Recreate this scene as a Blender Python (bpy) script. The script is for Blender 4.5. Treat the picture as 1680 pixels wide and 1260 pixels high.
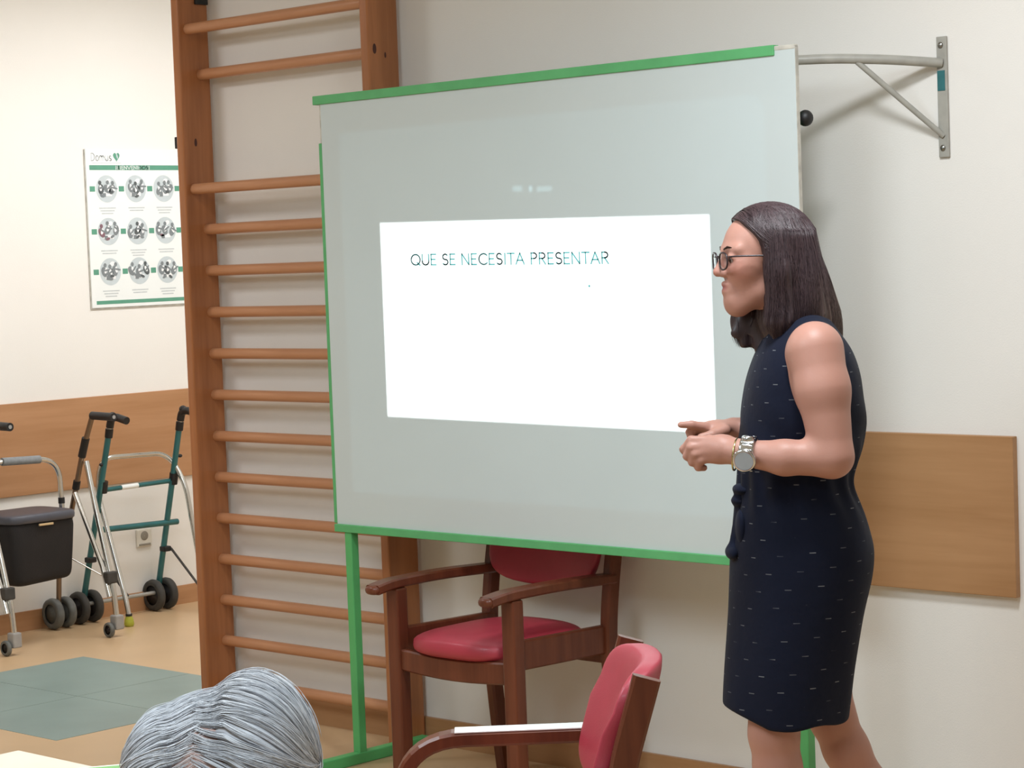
import bpy, bmesh, math, random
import numpy as np
from mathutils import Vector, Matrix
random.seed(7); rng = np.random.default_rng(7)
scene = bpy.context.scene
for o in list(bpy.data.objects): bpy.data.objects.remove(o)
COL = scene.collection
PI = math.pi

# ------------------------------------------------------------------ camera
F_PX, YAW, PITCH, ROLL = 3700.0, 0.7590, 0.0580, -0.0370
CAM = Vector((8.174, -4.958, 1.55))
fwd = Vector((-math.sin(YAW)*math.cos(PITCH), math.cos(YAW)*math.cos(PITCH), -math.sin(PITCH)))
rt = Vector((math.cos(YAW), math.sin(YAW), 0)); up = rt.cross(fwd)
cr, sr = math.cos(ROLL), math.sin(ROLL)
rt, up = cr*rt + sr*up, -sr*rt + cr*up
cd = bpy.data.cameras.new('camera'); cam = bpy.data.objects.new('camera', cd); COL.objects.link(cam)
cd.sensor_width = 36.0; cd.lens = F_PX/1680*36.0; cd.clip_start = 0.05
cam.matrix_world = Matrix(((rt.x, up.x, -fwd.x, CAM.x), (rt.y, up.y, -fwd.y, CAM.y), (rt.z, up.z, -fwd.z, CAM.z), (0, 0, 0, 1)))
scene.camera = cam
# ------------------------------------------------------------------ world, lamps, exposure
vs = scene.view_settings
vs.view_transform = 'Standard'; vs.look = 'None'; vs.gamma = 1.0; vs.use_curve_mapping = False; vs.exposure = 0.0
scene.display_settings.display_device = 'sRGB'
w = bpy.data.worlds.new('world'); scene.world = w; w.use_nodes = True
w.node_tree.nodes['Background'].inputs[0].default_value = (0.5, 0.52, 0.55, 1); w.node_tree.nodes['Background'].inputs[1].default_value = 0.02
CEIL = 2.90
def overhead_area(name, x, y, sx, sy, power, col=(1, 0.96, 0.9), z=CEIL-0.03):
    l = bpy.data.lights.new(name, 'AREA'); l.shape = 'RECTANGLE'; l.size = sx; l.size_y = sy; l.energy = power; l.color = col
    o = bpy.data.objects.new(name, l); COL.objects.link(o); o.location = (x, y, z); return o
overhead_area('ceiling_lamp_recess', 1.4, 1.1, 0.9, 1.7, 43, (0.98, 0.98, 1.0))
overhead_area('ceiling_lamp_right', 5.55, -1.45, 0.4, 0.4, 43, (0.90, 0.955, 1.0))
overhead_area('fill_light_board', 4.5, -3.3, 1.2, 1.2, 66, (0.78, 0.91, 1.0))  # unseen overhead fill, added to brighten the board and back wall
overhead_area('fill_light_hair', 7.3, -4.4, 1.2, 0.6, 42, (0.78, 0.91, 1.0))  # unseen fill added over the listener to lighten the grey hair
overhead_area('ceiling_lamp_hall', 1.7, -1.7, 0.5, 0.5, 19, (0.95, 0.97, 1.0))

# projector: a real spot whose gate shapes the beam (slide, faint frame, small control bar)
PX, PYD, PZ, BOARD_Y = 3.85, 2.6, 1.28, -0.33
def projector():
    l = bpy.data.lights.new('projector_beam', 'SPOT'); l.energy = 1.0; l.spot_size = math.radians(44); l.spot_blend = 0.0; l.shadow_soft_size = 0.004
    o = bpy.data.objects.new('projector_beam', l); COL.objects.link(o)
    o.matrix_world = Matrix(((1, 0, 0, PX), (0, 0, -1, BOARD_Y-PYD), (0, 1, 0, PZ), (0, 0, 0, 1)))
    l.use_nodes = True; nt = l.node_tree; N = nt.nodes; L = nt.links
    em = [n for n in N if n.type == 'EMISSION'][0]
    tc = N.new('ShaderNodeTexCoord'); sep = N.new('ShaderNodeSeparateXYZ'); L.new(tc.outputs['Normal'], sep.inputs[0])
    def m(op, a, b=None, c=None):
        n = N.new('ShaderNodeMath'); n.operation = op
        for i, v in enumerate((a, b, c)):
            if v is None: continue
            if isinstance(v, (int, float)): n.inputs[i].default_value = v
            else: L.new(v, n.inputs[i])
        return n.outputs[0]
    az = m('ABSOLUTE', sep.outputs[2])
    bx = m('ADD', m('MULTIPLY', m('DIVIDE', sep.outputs[0], az), PYD), PX)     # where the ray meets the board
    bz = m('ADD', m('MULTIPLY', m('DIVIDE', sep.outputs[1], az), PYD), PZ)
    def rect(x0, x1, z0, z1, s0=0.0, s1=0.0):
        lo = m('MULTIPLY_ADD', m('SUBTRACT', bx, x0), s0, z0); hi = m('MULTIPLY_ADD', m('SUBTRACT', bx, x0), s1, z1)
        a = m('MULTIPLY', m('GREATER_THAN', bx, x0), m('LESS_THAN', bx, x1))
        return m('MULTIPLY', a, m('MULTIPLY', m('GREATER_THAN', bz, lo), m('LESS_THAN', bz, hi)))
    slide = rect(3.267, 4.512, 1.076, 1.653, -0.012, -0.0184)
    frame = rect(3.10, 4.70, 0.84, 1.93)
    ui = m('ADD', m('ADD', rect(3.814, 3.852, 1.7215, 1.737), rect(3.907, 3.963, 1.7175, 1.731)), m('MULTIPLY', rect(3.876, 3.889, 1.719, 1.734), 1.6))
    cs = N.new('ShaderNodeCombineXYZ')
    for i, (a, b, c) in enumerate(((1, 0.010, 0.055), (1, 0.020, 0.090), (1, 0.0240, 0.10))):
        L.new(m('ADD', m('ADD', m('MULTIPLY', slide, a), m('MULTIPLY', frame, b)), m('MULTIPLY', ui, c)), cs.inputs[i])
    L.new(cs.outputs[0], em.inputs[0]); em.inputs[1].default_value = PROJ_POWER
PROJ_POWER = 620.0
projector()

# ------------------------------------------------------------------ materials
def lin(c):
    if isinstance(c, str):
        c = c.lstrip('#'); c = [int(c[i:i+2], 16)/255 for i in (0, 2, 4)]
    return tuple((x/12.92 if x <= 0.04045 else ((x+0.055)/1.055)**2.4) for x in c)
def newmat(name):
    m = bpy.data.materials.new(name); m.use_nodes = True
    return m, m.node_tree.nodes, m.node_tree.links, m.node_tree.nodes['Principled BSDF']
def mat(name, c, rough=0.6, var=0.06, scale=6.0, bump=0.0, bscale=80.0, metal=0.0, coat=0.0, stretch=(1, 1, 1), c2=None, spec=0.5):
    m, N, L, b = newmat(name)
    c = lin(c); c2 = lin(c2) if c2 else tuple(max(0, x*(1-var*3)) for x in c)
    tc = N.new('ShaderNodeTexCoord'); mp = N.new('ShaderNodeMapping'); mp.inputs['Scale'].default_value = stretch
    L.new(tc.outputs['Object'], mp.inputs[0])
    nz = N.new('ShaderNodeTexNoise'); nz.inputs['Scale'].default_value = scale; nz.inputs['Detail'].default_value = 5; L.new(mp.outputs[0], nz.inputs['Vector'])
    rp = N.new('ShaderNodeValToRGB'); rp.color_ramp.elements[0].position = 0.3; rp.color_ramp.elements[1].position = 0.7
    rp.color_ramp.elements[0].color = (*c2, 1); rp.color_ramp.elements[1].color = (*c, 1)
    L.new(nz.outputs['Fac'], rp.inputs[0]); L.new(rp.outputs[0], b.inputs['Base Color'])
    b.inputs['Roughness'].default_value = rough; b.inputs['Metallic'].default_value = metal
    b.inputs['Coat Weight'].default_value = coat; b.inputs['Coat Roughness'].default_value = 0.12; b.inputs['Specular IOR Level'].default_value = spec
    if bump:
        n2 = N.new('ShaderNodeTexNoise'); n2.inputs['Scale'].default_value = bscale; n2.inputs['Detail'].default_value = 3; L.new(mp.outputs[0], n2.inputs['Vector'])
        bp = N.new('ShaderNodeBump'); bp.inputs['Strength'].default_value = bump; bp.inputs['Distance'].default_value = 0.004
        L.new(n2.outputs['Fac'], bp.inputs['Height']); L.new(bp.outputs[0], b.inputs['Normal'])
    return m
def wood(name, c, c2, axis, rough=0.4, coat=0.2, scale=14.0, knots=False):
    st = [1.0, 1.0, 1.0]; st[axis] = 0.07
    m, N, L, b = newmat(name)
    tc = N.new('ShaderNodeTexCoord'); mp = N.new('ShaderNodeMapping'); mp.inputs['Scale'].default_value = st
    L.new(tc.outputs['Object'], mp.inputs[0])
    n1 = N.new('ShaderNodeTexNoise'); n1.inputs['Scale'].default_value = scale; n1.inputs['Detail'].default_value = 6; n1.inputs['Distortion'].default_value = 0.6
    L.new(mp.outputs[0], n1.inputs['Vector'])
    n2 = N.new('ShaderNodeTexNoise'); n2.inputs['Scale'].default_value = scale*7; n2.inputs['Detail'].default_value = 3; L.new(mp.outputs[0], n2.inputs['Vector'])
    ad = N.new('ShaderNodeMath'); ad.operation = 'MULTIPLY_ADD'; L.new(n2.outputs['Fac'], ad.inputs[0]); ad.inputs[1].default_value = 0.35; L.new(n1.outputs['Fac'], ad.inputs[2])
    rp = N.new('ShaderNodeValToRGB'); rp.color_ramp.elements[0].position = 0.45; rp.color_ramp.elements[1].position = 0.85
    rp.color_ramp.elements[0].color = (*lin(c2), 1); rp.color_ramp.elements[1].color = (*lin(c), 1)
    L.new(ad.outputs[0], rp.inputs[0]); L.new(rp.outputs[0], b.inputs['Base Color'])
    b.inputs['Roughness'].default_value = rough; b.inputs['Coat Weight'].default_value = coat; b.inputs['Coat Roughness'].default_value = 0.1; b.inputs['Specular IOR Level'].default_value = 0.3
    bp = N.new('ShaderNodeBump'); bp.inputs['Strength'].default_value = 0.08; bp.inputs['Distance'].default_value = 0.002
    L.new(ad.outputs[0], bp.inputs['Height']); L.new(bp.outputs[0], b.inputs['Normal'])
    return m
def attr_mat(name, attr='col', rough=0.5, spec=0.4, sss=0.0, bump=0.0, bscale=200, aniso=0.0):
    m, N, L, b = newmat(name)
    a = N.new('ShaderNodeAttribute'); a.attribute_name = attr; L.new(a.outputs['Color'], b.inputs['Base Color'])
    b.inputs['Roughness'].default_value = rough; b.inputs['Specular IOR Level'].default_value = spec
    if sss:
        b.inputs['Subsurface Weight'].default_value = sss; b.inputs['Subsurface Radius'].default_value = (0.012, 0.005, 0.003)
    if bump:
        tc = N.new('ShaderNodeTexCoord'); n = N.new('ShaderNodeTexNoise'); n.inputs['Scale'].default_value = bscale; L.new(tc.outputs['Object'], n.inputs['Vector'])
        bp = N.new('ShaderNodeBump'); bp.inputs['Strength'].default_value = bump; bp.inputs['Distance'].default_value = 0.002
        L.new(n.outputs['Fac'], bp.inputs['Height']); L.new(bp.outputs[0], b.inputs['Normal'])
    return m
def dress_mat():
    m, N, L, b = newmat('navy_dash_fabric')
    a = N.new('ShaderNodeAttribute'); a.attribute_name = 'duv'; sp = N.new('ShaderNodeSeparateXYZ'); L.new(a.outputs['Vector'], sp.inputs[0])
    def mm(op, x, y=None, z=None):
        n = N.new('ShaderNodeMath'); n.operation = op
        for i, v in enumerate((x, y, z)):
            if v is None: continue
            if isinstance(v, (int, float)): n.inputs[i].default_value = v
            else: L.new(v, n.inputs[i])
        return n.outputs[0]
    # slanted rows of little dashes
    v = mm('DIVIDE', mm('ADD', sp.outputs[1], mm('MULTIPLY', sp.outputs[0], 0.86)), 0.060)
    row = mm('FLOOR', v); fv = mm('SUBTRACT', mm('FRACT', v), 0.5)
    uu = mm('ADD', mm('DIVIDE', sp.outputs[0], 0.038), mm('MULTIPLY', row, 0.37)); 
    fu = mm('ABSOLUTE', mm('SUBTRACT', mm('FRACT', uu), 0.5))
    cu = mm('MULTIPLY', mm('SUBTRACT', mm('FRACT', uu), 0.5), 0.038)
    lz = mm('ABSOLUTE', mm('SUBTRACT', mm('MULTIPLY', fv, 0.060), mm('MULTIPLY', cu, 0.86)))
    d = mm('MULTIPLY', mm('LESS_THAN', mm('MULTIPLY', fu, 0.038), 0.0062), mm('LESS_THAN', lz, 0.0010))
    nz = N.new('ShaderNodeTexNoise'); nz.inputs['Scale'].default_value = 21; L.new(a.outputs['Vector'], nz.inputs['Vector'])
    d = mm('MULTIPLY', d, mm('MULTIPLY', mm('MAXIMUM', mm('SUBTRACT', nz.outputs['Fac'], 0.36), 0.0), 0.9))
    mx = N.new('ShaderNodeMix'); mx.data_type = 'RGBA'; mx.inputs[6].default_value = (*lin('#0b1226'), 1); mx.inputs[7].default_value = (*lin('#c8ccd0'), 1)
    L.new(d, mx.inputs[0]); L.new(mx.outputs[2], b.inputs['Base Color'])
    b.inputs['Roughness'].default_value = 0.85; b.inputs['Sheen Weight'].default_value = 0.03; b.inputs['Specular IOR Level'].default_value = 0.2
    n3 = N.new('ShaderNodeTexNoise'); n3.inputs['Scale'].default_value = 26; n3.inputs['Detail'].default_value = 4; L.new(a.outputs['Vector'], n3.inputs['Vector'])
    bp = N.new('ShaderNodeBump'); bp.inputs['Strength'].default_value = 0.25; bp.inputs['Distance'].default_value = 0.006
    L.new(n3.outputs['Fac'], bp.inputs['Height']); L.new(bp.outputs[0], b.inputs['Normal'])
    return m
def glass_mat(name, tint=(0.97, 0.99, 0.99)):
    m, N, L, b = newmat(name)
    g = N.new('ShaderNodeBsdfGlossy'); g.inputs['Roughness'].default_value = 0.05; t = N.new('ShaderNodeBsdfTransparent'); t.inputs[0].default_value = (*tint, 1)
    fr = N.new('ShaderNodeFresnel'); fr.inputs[0].default_value = 1.4; mx = N.new('ShaderNodeMixShader')
    L.new(fr.outputs[0], mx.inputs[0]); L.new(t.outputs[0], mx.inputs[1]); L.new(g.outputs[0], mx.inputs[2]); L.new(mx.outputs[0], N['Material Output'].inputs[0])
    return m
M = dict(
    wall=mat('cream_wall_paint', '#eae7e2', 0.75, 0.012, 1.6, 0.10, 240),
    wall_left=mat('warm_white_wall_paint', '#f2f0ea', 0.75, 0.012, 1.6, 0.10, 240),
    ceiling=mat('white_ceiling_paint', '#eeece6', 0.9, 0.01),
    floor=mat('beige_vinyl', '#d3b38b', 0.33, 0.03, 3.0, 0.03, 300),
    green_tile=mat('grey_green_vinyl', '#8a9f9a', 0.36, 0.05, 4.0, 0.03, 300),
    lam=wood('oak_laminate', '#b78c64', '#a57a52', 0, 0.45, 0.1, 9),
    lam_y=wood('oak_laminate_side', '#bd8f68', '#ac7e56', 1, 0.45, 0.1, 9),
    pine_z=wood('varnished_pine_upright', '#b3754a', '#97603b', 2, 0.38, 0.25, 12),
    pine_x=wood('varnished_pine_rung', '#c6906a', '#b47c57', 0, 0.4, 0.25, 14),
    knot=mat('dark_knot', '#4a1f12', 0.5, 0.1, 60),
    chair_wood=wood('mahogany_stained_beech', '#6f3b27', '#552a1b', 2, 0.36, 0.15, 16),
    red=mat('crimson_upholstery', '#ab3445', 0.48, 0.03, 20, 0.12, 420, coat=0.08),
    green=mat('green_painted_steel', '#59b46c', 0.45, 0.05, 10, 0.05, 90),
    green_tape=mat('green_edge_strip', '#5fb474', 0.6, 0.05, 14),
    board=mat('white_board_surface', '#cad5d6', 0.42, 0.01, 3),
    board_edge=mat('worn_board_edge', '#cfccc2', 0.7, 0.12, 30),
    slide_text=mat('projected_letter_teal', '#236e6f', 0.7, 0.02),  # teal colour stands in for the projected slide text
    steel_white=mat('grey_white_enamel', '#a9a79f', 0.4, 0.06, 30),
    steel=mat('steel_screw', '#9a9a96', 0.3, 0.05, 40, metal=1.0),
    teal_sticker=mat('teal_sticker', '#2d6f73', 0.5, 0.08, 40),
    black=mat('black_plastic', '#1b1b1d', 0.5, 0.08, 20),
    rubber=mat('dark_rubber', '#45433f', 0.75, 0.10, 30),
    wheel_grey=mat('worn_grey_wheel', '#6e706c', 0.6, 0.12, 30),
    hub=mat('black_hub', '#1d1a1c', 0.55, 0.08, 30),
    chrome=mat('chrome_tube', '#d8d8d4', 0.18, 0.02, 20, metal=1.0),
    bronze=mat('brushed_bronze_tube', '#8a7663', 0.35, 0.05, 20, metal=0.8),
    teal=mat('teal_enamel_tube', '#2f6f72', 0.35, 0.06, 14, metal=0.25, coat=0.3),
    caster=mat('light_grey_plastic', '#a5a3a0', 0.55, 0.05, 30),
    foam=mat('grey_foam_sleeve', '#8e9294', 0.8, 0.06, 60, 0.2, 300),
    seat_lid=mat('slate_grey_vinyl', '#4d4f59', 0.45, 0.05, 20, coat=0.1),
    bag=mat('black_nylon', '#1a1718', 0.75, 0.12, 12, 0.3, 200),
    brass=mat('pale_brass_clip', '#d8b98c', 0.4, 0.05, 30),
    yellow=mat('yellow_rubber', '#b5b93f', 0.6, 0.06, 30),
    paper=mat('glossy_poster_paper', '#f1f6f4', 0.3, 0.008, 6),
    poster_green=mat('poster_green', '#5f9f86', 0.4, 0.03, 30),
    poster_disc=mat('poster_pale_grey', '#ccd7da', 0.4, 0.03, 30),
    poster_grey=mat('poster_mid_grey', '#858d90', 0.4, 0.06, 60),
    poster_dark=mat('poster_dark_grey', '#5c6365', 0.4, 0.08, 60),
    poster_light=mat('poster_white', '#f6f8f8', 0.4, 0.02, 60),
    poster_plum=mat('poster_plum', '#8c6a74', 0.4, 0.06, 60),
    poster_text=mat('poster_soft_grey_text', '#ccd3d4', 0.4, 0.04, 60),
    socket=mat('ivory_socket_plastic', '#e4e0d4', 0.35, 0.02, 30),
    socket_dark=mat('socket_well', '#9c968a', 0.5, 0.05, 30),
    table=mat('cream_laminate', '#dccbb6', 0.35, 0.02, 10),
    folder=mat('apple_green_card', '#7cb06a', 0.5, 0.04, 20),
    folder_page=mat('pale_paper', '#e9efd2', 0.6, 0.02, 20),
    skin=attr_mat('skin', 'col', 0.48, 0.4, 0.12, 0.08, 260),
    hair=attr_mat('hair', 'col', 0.42, 0.5, 0, 0.0),
    dress=dress_mat(),
    eye=mat('eye_white', '#a89c98', 0.2, 0.02, 40), iris=mat('brown_iris', '#2a1a14', 0.15, 0.05, 60),
    frame=mat('dark_spectacle_frame', '#2b2026', 0.3, 0.05, 30), lens=glass_mat('spectacle_lens', (0.86, 0.84, 0.86)),
    silver=mat('polished_silver', '#d5dade', 0.16, 0.03, 40, metal=1.0), dial=mat('pale_watch_dial', '#aeb9c2', 0.25, 0.03, 40), gold=mat('pale_gold_bracelet', '#c9bd86', 0.25, 0.04, 40, metal=1.0),
    shoe=mat('black_leather', '#17161a', 0.4, 0.06, 30), cardigan=mat('mauve_knit', '#8b7f8c', 0.9, 0.06, 40, 0.3, 250), trousers=mat('charcoal_cloth', '#2c2d33', 0.9, 0.06, 40),
)
# ------------------------------------------------------------------ object helpers
def link(name, me, m=None, parent=None):
    o = bpy.data.objects.new(name, me); COL.objects.link(o)
    if m is not None: me.materials.append(M[m] if isinstance(m, str) else m)
    if parent is not None: o.parent = parent
    return o
def empty(name, loc=(0, 0, 0), rz=0.0):
    o = bpy.data.objects.new(name, None); COL.objects.link(o); o.location = loc; o.rotation_euler = (0, 0, rz); o.empty_display_size = 0.05; return o
def tag(o, label=None, cat=None, group=None, kind=None):
    if label: o['label'] = label
    if cat: o['category'] = cat
    if group: o['group'] = group
    if kind: o['kind'] = kind
    return o
def smooth(me, on=True):
    me.polygons.foreach_set('use_smooth', [on]*len(me.polygons)); return me
class MB:
    def __init__(s): s.v = []; s.f = []; s.sm = []
    def add(s, vs, fs, sm=False):
        n = len(s.v); s.v += [tuple(v) for v in vs]; s.f += [tuple(i+n for i in f) for f in fs]; s.sm += [sm]*len(fs); return s
    def box(s, x0, x1, y0, y1, z0, z1, bev=0.0, M4=None):
        bm = bmesh.new(); bmesh.ops.create_cube(bm, size=1.0)
        for v in bm.verts: v.co = Vector(((x0+x1)/2+v.co.x*(x1-x0), (y0+y1)/2+v.co.y*(y1-y0), (z0+z1)/2+v.co.z*(z1-z0)))
        if bev: bmesh.ops.bevel(bm, geom=list(bm.edges), offset=bev, segments=2, affect='EDGES', profile=0.5)
        if M4 is not None: bmesh.ops.transform(bm, matrix=M4, verts=bm.verts)
        bm.verts.index_update(); s.add([v.co.copy() for v in bm.verts], [[v.index for v in f.verts] for f in bm.faces]); bm.free(); return s
    def tube(s, pts, r, seg=12, r1=None, caps=True):
        P = [Vector(p) for p in pts]; n = len(P); rings = []
        t0 = (P[1]-P[0]).normalized(); a = t0.orthogonal().normalized()
        for i in range(n):
            t = (P[min(i+1, n-1)]-P[max(i-1, 0)]).normalized(); a = (a-t*a.dot(t)).normalized(); b = t.cross(a)
            rr = r if r1 is None else r+(r1-r)*i/(n-1)
            if isinstance(r, (list, tuple)): rr = r[i]
            rings += [P[i]+a*math.cos(2*PI*k/seg)*rr+b*math.sin(2*PI*k/seg)*rr for k in range(seg)]
        fs = [(i*seg+k, i*seg+(k+1) % seg, (i+1)*seg+(k+1) % seg, (i+1)*seg+k) for i in range(n-1) for k in range(seg)]
        s.add(rings, fs, True)
        if caps: s.add(rings[:seg], [tuple(range(seg))[::-1]]); s.add(rings[-seg:], [tuple(range(seg))])
        return s
    def sweep(s, pts, w, t, side):
        """rectangular bar along pts; side = direction of its width"""
        P = [Vector(p) for p in pts]; n = len(P); S = Vector(side).normalized(); V = []; cc = []
        e = min(w, t)*0.18
        cross = [(-w/2+e, -t/2), (w/2-e, -t/2), (w/2, -t/2+e), (w/2, t/2-e), (w/2-e, t/2), (-w/2+e, t/2), (-w/2, t/2-e), (-w/2, -t/2+e)]
        for i in range(n):
            tg = (P[min(i+1, n-1)]-P[max(i-1, 0)]).normalized(); sd = (S-tg*S.dot(tg)).normalized(); nm = sd.cross(tg)
            V += [P[i]+sd*a+nm*b for a, b in cross]
        fs = [(i*8+k, i*8+(k+1) % 8, (i+1)*8+(k+1) % 8, (i+1)*8+k) for i in range(n-1) for k in range(8)]
        s.add(V, fs); s.add(V[:8], [tuple(range(8))[::-1]]); s.add(V[-8:], [tuple(range(8))]); return s
    def lathe(s, prof, c, axis, seg=28):
        c = Vector(c); ax = Vector(axis).normalized(); a = ax.orthogonal().normalized(); b = ax.cross(a); n = len(prof)
        V = [c+ax*h+(a*math.cos(2*PI*k/seg)+b*math.sin(2*PI*k/seg))*r for r, h in prof for k in range(seg)]
        fs = [(i*seg+k, i*seg+(k+1) % seg, (i+1)*seg+(k+1) % seg, (i+1)*seg+k) for i in range(n-1) for k in range(seg)]
        return s.add(V, fs, True)
    def disc(s, c, r, nrm, ux, seg=28, squash=1.0):
        c = Vector(c); ux = Vector(ux).normalized(); uy = Vector(nrm).cross(ux).normalized()
        return s.add([c+ux*math.cos(2*PI*k/seg)*r+uy*math.sin(2*PI*k/seg)*r*squash for k in range(seg)], [tuple(range(seg))])
    def superell(s, c, rad, e1=0.4, e2=0.5, nu=40, nv=16, fn=None):
        def cs(a, e): return math.copysign(abs(math.cos(a))**e, math.cos(a))
        def sn(a, e): return math.copysign(abs(math.sin(a))**e, math.sin(a))
        V = []
        for j in range(nv+1):
            v = -PI/2+PI*j/nv
            for i in range(nu):
                u = 2*PI*i/nu; p = [rad[0]*cs(v, e1)*cs(u, e2), rad[1]*cs(v, e1)*sn(u, e2), rad[2]*sn(v, e1)]
                if fn: p = fn(*p)
                V.append((c[0]+p[0], c[1]+p[1], c[2]+p[2]))
        fs = [(j*nu+i, j*nu+(i+1) % nu, (j+1)*nu+(i+1) % nu, (j+1)*nu+i) for j in range(nv) for i in range(nu)]
        return s.add(V, fs, True)
    def mesh(s, name):
        me = bpy.data.meshes.new(name); me.from_pydata(s.v, [], s.f)
        me.polygons.foreach_set('use_smooth', s.sm); me.update(); return me
    def build(s, name, m, parent=None): return link(name, s.mesh(name), m, parent)
def rounded(pts, rad, n=6):
    P = [Vector(p) for p in pts]; out = [P[0]]
    for i in range(1, len(P)-1):
        a, b, c = P[i-1], P[i], P[i+1]; r = min(rad, (a-b).length*0.49, (c-b).length*0.49)
        p0 = b+(a-b).normalized()*r; p1 = b+(c-b).normalized()*r
        for k in range(n+1):
            t = k/n; out.append(p0*(1-t)**2+b*2*t*(1-t)+p1*t*t)
    return out+[P[-1]]
def copy_tree(o, parent=None):
    c = o.copy(); COL.objects.link(c); c.parent = parent
    for ch in list(o.children): copy_tree(ch, c)
    return c

# ------------------------------------------------------------------ signed distance modelling (bodies, hair, cloth)
def smin(a, b, k):
    if k <= 0: return np.minimum(a, b)
    h = np.maximum(k-np.abs(a-b), 0)/k; return np.minimum(a, b)-h*h*k*0.25
def Cn(a, b, ra, rb):
    a = np.array(a, float); b = np.array(b, float); ab = b-a; L2 = ab@ab
    def f(P):
        t = np.clip(((P-a)@ab)/L2, 0, 1); q = P-a-t[:, None]*ab
        return np.sqrt((q*q).sum(1))-(ra+(rb-ra)*t)
    return f
def El(c, r, R=None):
    c = np.array(c, float); r = np.array(r, float)
    def f(P):
        q = P-c
        if R is not None: q = q@R
        k0 = np.sqrt(((q/r)**2).sum(1)); k1 = np.sqrt(((q/(r*r))**2).sum(1))+1e-9
        return k0*(k0-1)/k1
    return f
def Loft(tab, z0=None, z1=None):
    tab = np.array(sorted(tab), float); zz = np.linspace(tab[0, 0], tab[-1, 0], 200)
    cols = []
    for i in (1, 2, 3):
        y = np.interp(zz, tab[:, 0], tab[:, i]); k = np.hanning(21); k /= k.sum()
        cols.append(np.convolve(np.pad(y, 10, mode='edge'), k, 'valid'))
    z0 = tab[0, 0] if z0 is None else z0; z1 = tab[-1, 0] if z1 is None else z1
    def f(P):
        fr = np.interp(P[:, 2], zz, cols[0]); bk = np.interp(P[:, 2], zz, cols[1]); w = np.interp(P[:, 2], zz, cols[2])
        cx = (fr+bk)/2; a = np.maximum((fr-bk)/2, 0.004)
        k = (np.abs((P[:, 0]-cx)/a)**2.25+np.abs(P[:, 1]/w)**2.25)**(1/2.25)
        d = (k-1)*np.minimum(a, w)
        return np.maximum(d, np.maximum(z0-P[:, 2], P[:, 2]-z1))
    return f
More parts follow.
